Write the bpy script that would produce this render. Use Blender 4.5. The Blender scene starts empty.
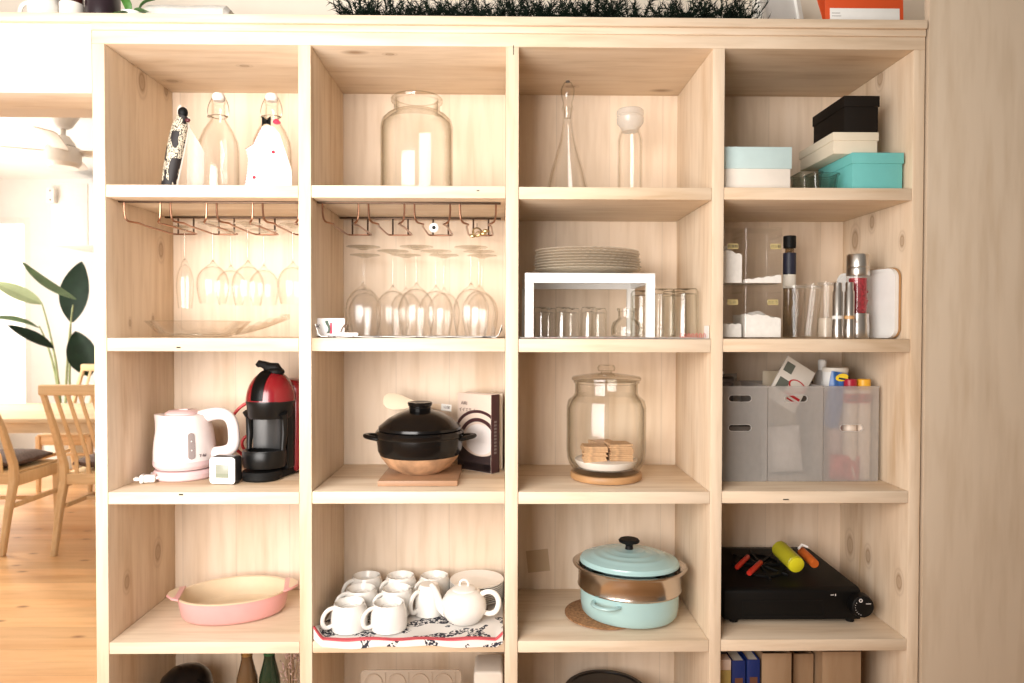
# lighting levels
WORLD_L, WORLD_R, WORLD_OUT = .46, .16, 2.0
KEY_LOC, KEY_TGT, KEY_P, KEY_S, KEY_SP = (-.95, -1.68, 1.45), (-.54, .1, 1.42), 43, (1.5, 1.3), 122
DIN_P, SUN_P, EXPO = 105, 3.2, 0.06
import bpy, bmesh, math, random
from mathutils import Vector, Matrix
PI = math.pi
random.seed(7)
SC = bpy.context.scene
COL = SC.collection

# ------------------------------------------------------------------ camera
CAM = Vector((0.0, -1.6188, 1.27)); FPX = 700.0
yaw, pit, rol = math.radians(0.8116), math.radians(-0.9684), math.radians(0.1244)
F = Vector((math.sin(yaw)*math.cos(pit), math.cos(yaw)*math.cos(pit), math.sin(pit)))
R0 = Vector((math.cos(yaw), -math.sin(yaw), 0)); U0 = R0.cross(F)
RR = R0*math.cos(rol) + U0*math.sin(rol); UU = U0*math.cos(rol) - R0*math.sin(rol)
cd = bpy.data.cameras.new('camera'); co = bpy.data.objects.new('camera', cd); COL.objects.link(co)
cd.sensor_width = 36.0; cd.lens = FPX/1024*36.0; cd.clip_start = 0.05; cd.clip_end = 60
M4 = Matrix((RR, UU, -F)).transposed().to_4x4(); M4.translation = CAM; co.matrix_world = M4
cd.dof.use_dof = True; cd.dof.focus_distance = 1.68; cd.dof.aperture_fstop = 4.5
SC.camera = co

def ray(px, py): return F + RR*((px-512)/FPX) + UU*((341.5-py)/FPX)
def at(px, py, y):            # measured point of the photo at depth y behind the shelf front
    d = ray(px, py); return CAM + d*((y-CAM.y)/d.y)
def onz(px, py, z):           # measured point of the photo on a level surface
    d = ray(px, py); return CAM + d*((z-CAM.z)/d.z)
def wx(px, y, py=330): return at(px, py, y).x
def wz(py, y, px=502): return at(px, py, y).z

# ------------------------------------------------------------------ materials
def nt(name):
    m = bpy.data.materials.new(name); m.use_nodes = True
    t = m.node_tree; t.nodes.clear()
    o = t.nodes.new('ShaderNodeOutputMaterial')
    return m, t, o
def N(t, typ, **kw):
    n = t.nodes.new(typ)
    for k, v in kw.items():
        if k in n.bl_rna.properties: setattr(n, k, v)
        else: n.inputs[k.replace('_', ' ')].default_value = v
    return n
def L(t, a, b): t.links.new(a, b)
def c4(c): return (c[0], c[1], c[2], 1.0)
def S(r, g, b):               # sRGB 0-255 -> linear
    f = lambda v: (v/255/12.92) if v/255 <= 0.04045 else ((v/255+0.055)/1.055)**2.4
    return (f(r), f(g), f(b))
MC = {}
def mat(name, col, rough=0.5, metal=0.0, spec=0.5, coat=0.0, var=0.0, vscale=30, bump=0.0, trans=0.0):
    if name in MC: return MC[name]
    m, t, o = nt(name)
    b = N(t, 'ShaderNodeBsdfPrincipled'); b.inputs['Base Color'].default_value = c4(col)
    b.inputs['Roughness'].default_value = rough; b.inputs['Metallic'].default_value = metal
    b.inputs['Specular IOR Level'].default_value = spec; b.inputs['Coat Weight'].default_value = coat
    b.inputs['Transmission Weight'].default_value = trans
    tc = N(t, 'ShaderNodeTexCoord'); nz = N(t, 'ShaderNodeTexNoise'); nz.inputs['Scale'].default_value = vscale
    nz.inputs['Detail'].default_value = 4; L(t, tc.outputs['Object'], nz.inputs['Vector'])
    v = var or 0.03
    r = N(t, 'ShaderNodeValToRGB'); L(t, nz.outputs['Fac'], r.inputs['Fac'])
    r.color_ramp.elements[0].position = .3; r.color_ramp.elements[1].position = .7
    r.color_ramp.elements[0].color = c4([x*(1-v) for x in col]); r.color_ramp.elements[1].color = c4([min(1, x*(1+v)) for x in col])
    L(t, r.outputs['Color'], b.inputs['Base Color'])
    if bump:
        bp = N(t, 'ShaderNodeBump'); bp.inputs['Strength'].default_value = bump; bp.inputs['Distance'].default_value = .002
        L(t, nz.outputs['Fac'], bp.inputs['Height']); L(t, bp.outputs['Normal'], b.inputs['Normal'])
    L(t, b.outputs['BSDF'], o.inputs['Surface']); MC[name] = m
    return m
def glass(name, tint=(1, 1, 1), edge=(.72, .70, .66), refl=1.0, rough=.02, blend=.35):
    if name in MC: return MC[name]
    m, t, o = nt(name)
    lw = N(t, 'ShaderNodeLayerWeight'); lw.inputs['Blend'].default_value = blend
    r = N(t, 'ShaderNodeValToRGB'); L(t, lw.outputs['Facing'], r.inputs['Fac'])
    r.color_ramp.elements[0].color = c4(tint); r.color_ramp.elements[0].position = .25
    r.color_ramp.elements[1].color = c4(edge); r.color_ramp.elements[1].position = .95
    tr = N(t, 'ShaderNodeBsdfTransparent'); L(t, r.outputs['Color'], tr.inputs['Color'])
    gl = N(t, 'ShaderNodeBsdfGlossy'); gl.inputs['Roughness'].default_value = rough; gl.inputs['Color'].default_value = (.95, .95, .95, 1)
    fr = N(t, 'ShaderNodeFresnel'); fr.inputs['IOR'].default_value = 1.5
    geo = N(t, 'ShaderNodeNewGeometry')
    mth = N(t, 'ShaderNodeMath', operation='MULTIPLY'); L(t, fr.outputs['Fac'], mth.inputs[0]); mth.inputs[1].default_value = refl
    cl = N(t, 'ShaderNodeMath', operation='MINIMUM'); L(t, mth.outputs[0], cl.inputs[0]); cl.inputs[1].default_value = .75
    bf = N(t, 'ShaderNodeMixShader'); L(t, cl.outputs[0], bf.inputs['Fac']); L(t, tr.outputs[0], bf.inputs[1]); L(t, gl.outputs[0], bf.inputs[2])
    # light leaving the glass meets no second mirror: inner sides only transmit
    mx = N(t, 'ShaderNodeMixShader'); L(t, geo.outputs['Backfacing'], mx.inputs['Fac']); L(t, bf.outputs[0], mx.inputs[1]); L(t, tr.outputs[0], mx.inputs[2])
    L(t, mx.outputs[0], o.inputs['Surface']); MC[name] = m
    return m
def milky(name, col, clear=.45, rough=.4):        # translucent plastic
    if name in MC: return MC[name]
    m, t, o = nt(name)
    nz = N(t, 'ShaderNodeTexNoise'); nz.inputs['Scale'].default_value = 9
    tr = N(t, 'ShaderNodeBsdfTransparent'); d = N(t, 'ShaderNodeBsdfDiffuse'); d.inputs['Color'].default_value = c4(col)
    ts = N(t, 'ShaderNodeBsdfTranslucent'); ts.inputs['Color'].default_value = c4(col)
    g = N(t, 'ShaderNodeBsdfGlossy'); g.inputs['Roughness'].default_value = rough; g.inputs['Color'].default_value = c4(col)
    a = N(t, 'ShaderNodeMixShader'); a.inputs['Fac'].default_value = .45; L(t, d.outputs[0], a.inputs[1]); L(t, ts.outputs[0], a.inputs[2])
    b = N(t, 'ShaderNodeMixShader'); b.inputs['Fac'].default_value = .08; L(t, a.outputs[0], b.inputs[1]); L(t, g.outputs[0], b.inputs[2])
    mr = N(t, 'ShaderNodeMapRange'); L(t, nz.outputs['Fac'], mr.inputs['Value']); mr.inputs['To Min'].default_value = clear-.04; mr.inputs['To Max'].default_value = clear+.04
    mx = N(t, 'ShaderNodeMixShader'); L(t, mr.outputs[0], mx.inputs['Fac']); L(t, b.outputs[0], mx.inputs[1]); L(t, tr.outputs[0], mx.inputs[2])
    L(t, mx.outputs[0], o.inputs['Surface']); MC[name] = m
    return m
def wood(name, g=0, u=1, light=(.80, .655, .50), dark=(.61, .435, .275), knots=(), rough=.55, gs=1.3, us=16, plank=0.0, dens=.12, kcol=(.40, .27, .17), PV=(.95, 1.03, .90)):
    """pale pine: grain along object axis g, figure across axis u; knots = (g, u, radius)"""
    if name in MC: return MC[name]
    m, t, o = nt(name)
    b = N(t, 'ShaderNodeBsdfPrincipled'); b.inputs['Roughness'].default_value = rough; b.inputs['Specular IOR Level'].default_value = .25
    tc = N(t, 'ShaderNodeTexCoord'); sp = N(t, 'ShaderNodeSeparateXYZ'); L(t, tc.outputs['Object'], sp.inputs[0])
    G = sp.outputs[g]; Uo = sp.outputs[u]; W = sp.outputs[3-g-u]
    oi = N(t, 'ShaderNodeObjectInfo')
    ro = N(t, 'ShaderNodeMath', operation='MULTIPLY'); L(t, oi.outputs['Random'], ro.inputs[0]); ro.inputs[1].default_value = 37.0
    def mul(s, k):
        n = N(t, 'ShaderNodeMath', operation='MULTIPLY_ADD'); L(t, s, n.inputs[0]); n.inputs[1].default_value = k; L(t, ro.outputs[0], n.inputs[2]); return n.outputs[0]
    cb = N(t, 'ShaderNodeCombineXYZ'); L(t, mul(G, gs), cb.inputs[0]); L(t, mul(Uo, us), cb.inputs[1]); L(t, mul(W, us), cb.inputs[2])
    nz = N(t, 'ShaderNodeTexNoise'); nz.inputs['Scale'].default_value = 1; nz.inputs['Detail'].default_value = 5; nz.inputs['Distortion'].default_value = .7
    L(t, cb.outputs[0], nz.inputs['Vector'])
    nf = N(t, 'ShaderNodeTexNoise'); nf.inputs['Scale'].default_value = 5.5; nf.inputs['Detail'].default_value = 3
    L(t, cb.outputs[0], nf.inputs['Vector'])
    r = N(t, 'ShaderNodeValToRGB'); L(t, nz.outputs['Fac'], r.inputs['Fac'])
    e = r.color_ramp.elements; e[0].position = .28; e[0].color = c4(dark); e[1].position = .60; e[1].color = c4(light)
    k = e.new(.42); k.color = c4([(a*.35+c*.65) for a, c in zip(dark, light)])
    mf = N(t, 'ShaderNodeMix', data_type='RGBA', blend_type='MULTIPLY'); mf.inputs['Factor'].default_value = 1
    rf = N(t, 'ShaderNodeValToRGB'); L(t, nf.outputs['Fac'], rf.inputs['Fac'])
    rf.color_ramp.elements[0].position = .25; rf.color_ramp.elements[0].color = (.88, .85, .81, 1); rf.color_ramp.elements[1].position = .55; rf.color_ramp.elements[1].color = (1, 1, 1, 1)
    L(t, r.outputs['Color'], mf.inputs['A']); L(t, rf.outputs['Color'], mf.inputs['B'])
    cur = mf.outputs['Result']
    if plank:      # boards of slightly different tone, with a dark joint
        pd = N(t, 'ShaderNodeMath', operation='DIVIDE'); L(t, Uo, pd.inputs[0]); pd.inputs[1].default_value = plank
        fl = N(t, 'ShaderNodeMath', operation='FLOOR'); L(t, pd.outputs[0], fl.inputs[0])
        wn = N(t, 'ShaderNodeTexWhiteNoise', noise_dimensions='1D'); L(t, fl.outputs[0], wn.inputs['W'])
        mr = N(t, 'ShaderNodeMapRange'); L(t, wn.outputs['Value'], mr.inputs['Value']); mr.inputs['To Min'].default_value = PV[0]; mr.inputs['To Max'].default_value = PV[1]
        frc = N(t, 'ShaderNodeMath', operation='FRACT'); L(t, pd.outputs[0], frc.inputs[0])
        gt = N(t, 'ShaderNodeMath', operation='GREATER_THAN'); L(t, frc.outputs[0], gt.inputs[0]); gt.inputs[1].default_value = .02
        jm = N(t, 'ShaderNodeMapRange'); L(t, gt.outputs[0], jm.inputs['Value']); jm.inputs['To Min'].default_value = PV[2]; jm.inputs['To Max'].default_value = 1
        mm = N(t, 'ShaderNodeMath', operation='MULTIPLY'); L(t, mr.outputs[0], mm.inputs[0]); L(t, jm.outputs[0], mm.inputs[1])
        mp = N(t, 'ShaderNodeMix', data_type='RGBA', blend_type='MULTIPLY'); mp.inputs['Factor'].default_value = 1
        L(t, cur, mp.inputs['A']); L(t, mm.outputs[0], mp.inputs['B']); cur = mp.outputs['Result']
    # scattered small knots
    if dens > 0:
        c2 = N(t, 'ShaderNodeCombineXYZ'); L(t, mul(G, 2.4), c2.inputs[0]); L(t, mul(Uo, 5.5), c2.inputs[1])
        vo = N(t, 'ShaderNodeTexVoronoi', voronoi_dimensions='2D'); vo.inputs['Scale'].default_value = 1; L(t, c2.outputs[0], vo.inputs['Vector'])
        sx = N(t, 'ShaderNodeSeparateColor'); L(t, vo.outputs['Color'], sx.inputs[0])
        lt = N(t, 'ShaderNodeMath', operation='LESS_THAN'); L(t, sx.outputs[0], lt.inputs[0]); lt.inputs[1].default_value = dens
        kr = N(t, 'ShaderNodeValToRGB'); L(t, vo.outputs['Distance'], kr.inputs['Fac'])
        ke = kr.color_ramp.elements; ke[0].position = .02; ke[0].color = (1, 1, 1, 1); ke[1].position = .09; ke[1].color = (0, 0, 0, 1)
        km = N(t, 'ShaderNodeMath', operation='MULTIPLY'); L(t, kr.outputs['Color'], km.inputs[0]); L(t, lt.outputs[0], km.inputs[1])
        mk = N(t, 'ShaderNodeMix', data_type='RGBA'); L(t, km.outputs[0], mk.inputs['Factor']); L(t, cur, mk.inputs['A']); mk.inputs['B'].default_value = c4(kcol); cur = mk.outputs['Result']
    for (kg, ku, kr_) in knots:
        a = N(t, 'ShaderNodeMath', operation='SUBTRACT'); L(t, G, a.inputs[0]); a.inputs[1].default_value = kg
        a2 = N(t, 'ShaderNodeMath', operation='MULTIPLY'); L(t, a.outputs[0], a2.inputs[0]); a2.inputs[1].default_value = .62
        d = N(t, 'ShaderNodeMath', operation='SUBTRACT'); L(t, Uo, d.inputs[0]); d.inputs[1].default_value = ku
        cc = N(t, 'ShaderNodeCombineXYZ'); L(t, a2.outputs[0], cc.inputs[0]); L(t, d.outputs[0], cc.inputs[1])
        ln = N(t, 'ShaderNodeVectorMath', operation='LENGTH'); L(t, cc.outputs[0], ln.inputs[0])
        dv = N(t, 'ShaderNodeMath', operation='DIVIDE'); L(t, ln.outputs['Value'], dv.inputs[0]); dv.inputs[1].default_value = kr_*2
        kk = N(t, 'ShaderNodeValToRGB'); L(t, dv.outputs[0], kk.inputs['Fac'])
        q = kk.color_ramp.elements; q[0].position = 0; q[0].color = (.75, .75, .75, 1); q[1].position = 1; q[1].color = (0, 0, 0, 1)
        for p_, v_ in ((.28, .62), (.36, .95), (.46, .55), (.6, .12), (.75, .3), (.86, .06)):
            z = q.new(p_); z.color = (v_, v_, v_, 1)
        mk = N(t, 'ShaderNodeMix', data_type='RGBA'); L(t, kk.outputs['Color'], mk.inputs['Factor']); L(t, cur, mk.inputs['A']); mk.inputs['B'].default_value = c4(kcol); cur = mk.outputs['Result']
    L(t, cur, b.inputs['Base Color'])
    bp = N(t, 'ShaderNodeBump'); bp.inputs['Strength'].default_value = .06; bp.inputs['Distance'].default_value = .002
    L(t, nf.outputs['Fac'], bp.inputs['Height']); L(t, bp.outputs['Normal'], b.inputs['Normal'])
    L(t, b.outputs['BSDF'], o.inputs['Surface']); MC[name] = m
    return m
def pattern(name, base, ink, scale=18, thr=.52, rough=.9, stretch=(1, 1, 1)):    # printed cloth: blotches of ink
    if name in MC: return MC[name]
    m, t, o = nt(name)
    tc = N(t, 'ShaderNodeTexCoord'); mp = N(t, 'ShaderNodeMapping'); mp.inputs['Scale'].default_value = stretch; L(t, tc.outputs['Object'], mp.inputs['Vector'])
    a = N(t, 'ShaderNodeTexNoise'); a.inputs['Scale'].default_value = scale; a.inputs['Detail'].default_value = 1.5; L(t, mp.outputs[0], a.inputs['Vector'])
    f = N(t, 'ShaderNodeTexNoise'); f.inputs['Scale'].default_value = scale*11; f.inputs['Detail'].default_value = 2; L(t, mp.outputs[0], f.inputs['Vector'])
    ga = N(t, 'ShaderNodeMath', operation='GREATER_THAN'); L(t, a.outputs['Fac'], ga.inputs[0]); ga.inputs[1].default_value = thr
    gf = N(t, 'ShaderNodeMath', operation='GREATER_THAN'); L(t, f.outputs['Fac'], gf.inputs[0]); gf.inputs[1].default_value = .46
    mu = N(t, 'ShaderNodeMath', operation='MULTIPLY'); L(t, ga.outputs[0], mu.inputs[0]); L(t, gf.outputs[0], mu.inputs[1])
    mx = N(t, 'ShaderNodeMix', data_type='RGBA'); L(t, mu.outputs[0], mx.inputs['Factor']); mx.inputs['A'].default_value = c4(base); mx.inputs['B'].default_value = c4(ink)
    b = N(t, 'ShaderNodeBsdfPrincipled'); b.inputs['Roughness'].default_value = rough; L(t, mx.outputs['Result'], b.inputs['Base Color'])
    L(t, b.outputs[0], o.inputs['Surface']); MC[name] = m
    return m

# ------------------------------------------------------------------ shapes
class MB:
    def __init__(s): s.bm = bmesh.new()
    def _add(s, bm2, mtx=None):
        if mtx is not None: bmesh.ops.transform(bm2, matrix=mtx, verts=bm2.verts)
        me = bpy.data.meshes.new('tmp'); bm2.to_mesh(me); bm2.free(); s.bm.from_mesh(me); bpy.data.meshes.remove(me)
    def box(s, x0, x1, y0, y1, z0, z1, bev=0.0, seg=2, mtx=None):
        b = bmesh.new(); bmesh.ops.create_cube(b, size=1)
        bmesh.ops.scale(b, vec=(x1-x0, y1-y0, z1-z0), verts=b.verts)
        bmesh.ops.translate(b, vec=((x0+x1)/2, (y0+y1)/2, (z0+z1)/2), verts=b.verts)
        if bev > 0: bmesh.ops.bevel(b, geom=list(b.edges), offset=bev, segments=seg, profile=.5, affect='EDGES')
        s._add(b, mtx); return s
    def lathe(s, prof, n=40, cx=0, cy=0, sx=1, sy=1, mtx=None, fl=0, fn=0):
        """turn (r, z) about z; fl = flute depth, fn = flute count"""
        b = bmesh.new(); rings = []
        for r, z in prof:
            if r < 1e-6: rings.append([b.verts.new((cx, cy, z))])
            else:
                ring = []
                for i in range(n):
                    a = 2*PI*i/n; q = r*(1+fl*math.cos(fn*a)) if fl else r
                    ring.append(b.verts.new((cx+q*sx*math.cos(a), cy+q*sy*math.sin(a), z)))
                rings.append(ring)
        for A, B in zip(rings, rings[1:]):
            if len(A) == 1 and len(B) == 1: continue
            for i in range(n):
                j = (i+1) % n
                if len(A) == 1: b.faces.new((A[0], B[j], B[i]))
                elif len(B) == 1: b.faces.new((A[i], A[j], B[0]))
                else: b.faces.new((A[i], A[j], B[j], B[i]))
        bmesh.ops.recalc_face_normals(b, faces=b.faces)
        s._add(b, mtx); return s
    def tube(s, pts, r, n=10, closed=False, cap=True, rs=None, flat=1.0, mtx=None):
        b = bmesh.new(); P = [Vector(p) for p in pts]; k = len(P); rings = []; up = None
        for i, p in enumerate(P):
            if closed: t = P[(i+1) % k]-P[i-1]
            else: t = P[min(i+1, k-1)]-P[max(i-1, 0)]
            t.normalize()
            if up is None:
                up = Vector((0, 0, 1)) if abs(t.z) < .9 else Vector((0, 1, 0))
            x = t.cross(up)
            if x.length < 1e-5: x = t.orthogonal()
            x.normalize(); y = x.cross(t).normalized(); up = y
            rr = rs[i] if rs else r
            rings.append([b.verts.new(p+x*rr*math.cos(2*PI*j/n)+y*rr*flat*math.sin(2*PI*j/n)) for j in range(n)])
        m = k if closed else k-1
        for i in range(m):
            A, B = rings[i], rings[(i+1) % k]
            for j in range(n): b.faces.new((A[j], A[(j+1) % n], B[(j+1) % n], B[j]))
        if cap and not closed: b.faces.new(rings[0][::-1]); b.faces.new(rings[-1])
        bmesh.ops.recalc_face_normals(b, faces=b.faces)
        s._add(b, mtx); return s
    def prism(s, pts, depth, mtx=None, bev=0.0, seg=2):
        """outline in x-z, from y=0 to y=depth"""
        b = bmesh.new(); vs = [b.verts.new((x, 0, z)) for x, z in pts]
        f = b.faces.new(vs); r = bmesh.ops.extrude_face_region(b, geom=[f])
        bmesh.ops.translate(b, vec=(0, depth, 0), verts=[v for v in r['geom'] if isinstance(v, bmesh.types.BMVert)])
        bmesh.ops.recalc_face_normals(b, faces=b.faces)
        if bev: bmesh.ops.bevel(b, geom=[e for e in b.edges if len(e.link_faces) == 2 and e.calc_face_angle(0) > .7], offset=bev, segments=seg, profile=.5, affect='EDGES')
        s._add(b, mtx); return s
    def frame(s, outer, inner, depth, mtx=None):
        """ring between two outlines of equal point count (x, z), extruded along y"""
        b = bmesh.new(); n = len(outer)
        V = [[b.verts.new((x, y, z)) for x, z in o] for o in (outer, inner) for y in (0, depth)]
        of, ob, nf, nb = V
        for i in range(n):
            j = (i+1) % n
            b.faces.new((of[i], of[j], nf[j], nf[i])); b.faces.new((ob[j], ob[i], nb[i], nb[j]))
            b.faces.new((of[j], of[i], ob[i], ob[j])); b.faces.new((nf[i], nf[j], nb[j], nb[i]))
        bmesh.ops.recalc_face_normals(b, faces=b.faces); s._add(b, mtx); return s
    def ball(s, c, r, sc=(1, 1, 1), n=20, mtx=None):
        b = bmesh.new(); bmesh.ops.create_uvsphere(b, u_segments=n, v_segments=max(8, n//2), radius=r)
        bmesh.ops.scale(b, vec=sc, verts=b.verts); bmesh.ops.translate(b, vec=c, verts=b.verts); s._add(b, mtx); return s
    def sheet(s, fn, nu, nv, th=0.0, mtx=None):
        """surface fn(u, v) with thickness th"""
        b = bmesh.new(); g = [[b.verts.new(fn(i/nu, j/nv)) for j in range(nv+1)] for i in range(nu+1)]
        for i in range(nu):
            for j in range(nv): b.faces.new((g[i][j], g[i+1][j], g[i+1][j+1], g[i][j+1]))
        if th:
            bmesh.ops.recalc_face_normals(b, faces=b.faces)
            bmesh.ops.solidify(b, geom=list(b.faces), thickness=th)
        bmesh.ops.recalc_face_normals(b, faces=b.faces)
        s._add(b, mtx); return s
    def text(s, st, size, mtx, th=.0003, align='CENTER'):
        c = bpy.data.curves.new('t', 'FONT'); c.body = st; c.size = size; c.extrude = th; c.align_x = align; c.align_y = 'CENTER'
        o = bpy.data.objects.new('t', c); COL.objects.link(o)
        dg = bpy.context.evaluated_depsgraph_get(); dg.update()
        me = bpy.data.meshes.new_from_object(o.evaluated_get(dg)); bpy.data.objects.remove(o); bpy.data.curves.remove(c)
        me.transform(mtx); s.bm.from_mesh(me); bpy.data.meshes.remove(me); return s
    def build(s, name, m, parent=None, loc=(0, 0, 0), rot=(0, 0, 0), ang=35, smooth=True, **tags):
        me = bpy.data.meshes.new(name); s.bm.to_mesh(me); s.bm.free()
        me.materials.append(m)
        if smooth:
            me.polygons.foreach_set('use_smooth', [True]*len(me.polygons)); me.set_sharp_from_angle(angle=math.radians(ang))
        o = bpy.data.objects.new(name, me); COL.objects.link(o); o.location = loc; o.rotation_euler = rot
        if parent: o.parent = parent
        for k, v in tags.items(): o[k] = v
        return o
def front(x=0, y=0, z=0): return Matrix.Translation((x, y, z)) @ Matrix.Rotation(PI/2, 4, 'X')      # text facing the camera side
def T(x, y, z): return Matrix.Translation((x, y, z))
def thing(name, label, cat, loc=(0, 0, 0), rz=0, group=None, rot=None):
    o = bpy.data.objects.new(name, None); COL.objects.link(o); o.empty_display_size = .05
    o.location = loc; o.rotation_euler = rot or (0, 0, rz); o['label'] = label; o['category'] = cat
    if group: o['group'] = group
    return o
def tag(o, label, cat, group=None):
    o['label'] = label; o['category'] = cat
    if group: o['group'] = group
    return o
def dup(root, loc, label, rz=None, group=None, rot=None):
    r = root.copy(); COL.objects.link(r); r.location = loc; r['label'] = label
    if rz is not None: r.rotation_euler = (0, 0, rz)
    if rot is not None: r.rotation_euler = rot
    if group: r['group'] = group
    for ch in list(root.children):
        c = ch.copy(); COL.objects.link(c); c.parent = r
        for g in list(ch.children):
            d = g.copy(); COL.objects.link(d); d.parent = c
    return r
def rrect(w, h, r, n=6, cx=0, cz=0):
    out = []
    for qx, qz, a0 in ((1, 1, 0), (-1, 1, PI/2), (-1, -1, PI), (1, -1, 3*PI/2)):
        for i in range(n+1):
            a = a0+PI/2*i/n; out.append((cx+qx*(w/2-r)+r*math.cos(a), cz+qz*(h/2-r)+r*math.sin(a)))
    return out
def bez(p0, p1, p2, p3, n=14):
    P = [Vector(p) for p in (p0, p1, p2, p3)]
    return [P[0]*(1-t)**3+P[1]*3*t*(1-t)**2+P[2]*3*t*t*(1-t)+P[3]*t**3 for t in [i/n for i in range(n+1)]]

# ------------------------------------------------------------------ setting
XP = dict(P1=(-.9357, -.9075), P2=(-.4680, -.4394), P3=(.0077, .0375), P4=(.4857, .5130), P5=(.9525, .9788))
COLX = [(-.9075, -.4680), (-.4394, .0077), (.0375, .4857), (.5130, .9525)]
ZR = [1.6000, 1.2492, .8935, .5445, .1955]        # shelf tops
ZB = [1.5718, 1.2186, .8654, .5175, .1660]        # undersides
ZT = 1.9197; ZL = 1.9855; D = .3305
def struct(o): o['kind'] = 'structure'; return o

wF = wood('pine_upright_front', 2, 0, dens=0)
def kn(px, py, xp):           # a knot seen at a pixel on an upright's side face -> (z, y)
    d = ray(px, py); k = (xp-CAM.x)/d.x; p = CAM+d*k; return p.z, p.y
K1 = [(*kn(142, 82, -.9075), .017), (*kn(166, 90, -.9075), .011), (*kn(161, 250, -.9075), .014), (*kn(158, 552, -.9075), .016), (*kn(127, 582, -.9075), .012), (*kn(130, 323, -.9075), .006), (*kn(153, 319, -.9075), .006)]
K5 = [(*kn(855, 240, .9525), .018), (*kn(872, 222, .9525), .012), (*kn(880, 78, .9525), .014), (*kn(850, 545, .9525), .018), (*kn(868, 556, .9525), .013), (*kn(899, 582, .9525), .013), (*kn(902, 241, .9525), .010)]
w1 = wood('pine_upright_knotty', 2, 1, knots=K1, dens=0, us=14)
w5 = wood('pine_upright_knotty_pale', 2, 1, knots=K5, dens=0, us=14)
w2 = wood('pine_upright', 2, 1, dens=.10, us=14)
wS = wood('pine_board', 0, 1, dens=.16, us=13)
wB = wood('pine_back', 2, 0, dens=.035, us=9, gs=.9, light=(.80, .655, .515), dark=(.68, .515, .365), plank=.148)
wH = wood('pine_ledge', 0, 2, dens=.04, us=18)
unit = thing('shelf_unit', 'whitewashed pine open shelf unit of four columns of square compartments', 'shelf')
for k, m in zip(('P1', 'P2', 'P3', 'P4', 'P5'), (w1, w2, w2, w2, w5)):
    a, b = XP[k]; MB().box(a, b, 0, D, 0, ZT, .0012).build('upright', m, unit)
kT = [(wx(176, .26, 88), .24, .010), (wx(243, .12, 75), .13, .008), (wx(390, .05), .05, .007), (wx(570, .25), .26, .009)]
wT = wood('pine_top', 0, 1, dens=.2, us=11, knots=kT)
MB().box(-.9357, .9788, 0, D, ZT, ZT+.0295, .0012).build('top_board', wT, unit)
for ci, (a, b) in enumerate(COLX):
    for ri in range(5):
        dz = (0, .0008, -.0005, .0006)[ci]
        g = .0008
        MB().box(a+g, b-g, .0006, D-.001, ZB[ri]+dz, ZR[ri]+dz if ri < 4 else ZR[ri], .0012).build('shelf_board', wS, unit)
MB().box(-.9357, .9788, .004, .03, 0, .166, .001).build('plinth', wH, unit)
MB().box(-.9357, .9788, D, D+.012, 0, ZT+.0295).build('back_panel', wB, unit)
MB().box(-.9357, .9788, -.004, D, ZT+.0295, ZT+.045, .002).build('moulding', wH, unit)
mk_ = mat('dark_slot', (.05, .035, .025), .9)
for px, py, w_, h_ in ((178.5, 347.5, 3.4, 1.0), (181, 494.6, 3.6, 1.0), (513.5, 50, .7, 6.5), (786, 499.5, 5, .7), (478, 190.6, 2.4, .6)):
    p_ = at(px, py, 0); MB().box(p_.x-w_*.0013, p_.x+w_*.0013, -.0005, .0006, p_.z-h_*.0017, p_.z+h_*.0017).build('slot', mk_, unit, smooth=False)
# ledge running over the shelf and the passage beside it
struct(MB().box(-3.2, .9788, -.010, .42, 1.9648, ZL, .003).build('trim_1', wH))
wall_w = mat('painted_board_warm_white', (.80, .72, .62), .7, var=.02, vscale=4)
struct(MB().box(-3.2, -.9365, 0, .12, wz(96, 0), 1.9643, .001).build('wall_header', wood('pine_header', 0, 2, light=(.82, .73, .62), dark=(.76, .65, .52), dens=0, us=8)))
pw = mat('plaster_white', (.90, .885, .86), .85, var=.02, vscale=6)
struct(MB().box(-3.2, 1.7, .42, .50, 1.9, 2.9).build('wall_back', mat('plaster_cream', (.78, .70, .60), .85, var=.03, vscale=5)))
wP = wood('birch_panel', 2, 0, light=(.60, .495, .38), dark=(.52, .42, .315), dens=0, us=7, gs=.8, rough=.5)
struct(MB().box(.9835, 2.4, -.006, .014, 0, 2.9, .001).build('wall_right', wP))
ZC = 2.79; YF = 5.58
floorw = wood('floor_pine', 0, 1, light=(.72, .43, .21), dark=(.58, .29, .115), dens=.5, us=7, gs=.8, plank=.105, rough=.32, kcol=(.26, .12, .05), PV=(.84, 1.06, .7))
struct(MB().box(-7, 3.2, -3.2, 5.7, -.04, 0).build('floor', floorw))
struct(MB().box(-5.2, 2.4, .50, 5.7, ZC, ZC+.05).build('ceiling', pw))
struct(MB().box(-2.3, 2.4, -2.45, -2.15, 0, .90, .004).build('unseen_light_blocker', wood('blocker_brown', 0, 2, light=(.40, .28, .18), dark=(.32, .21, .13), dens=0)))  # low block added behind the camera to cut floor bounce and low light
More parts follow.
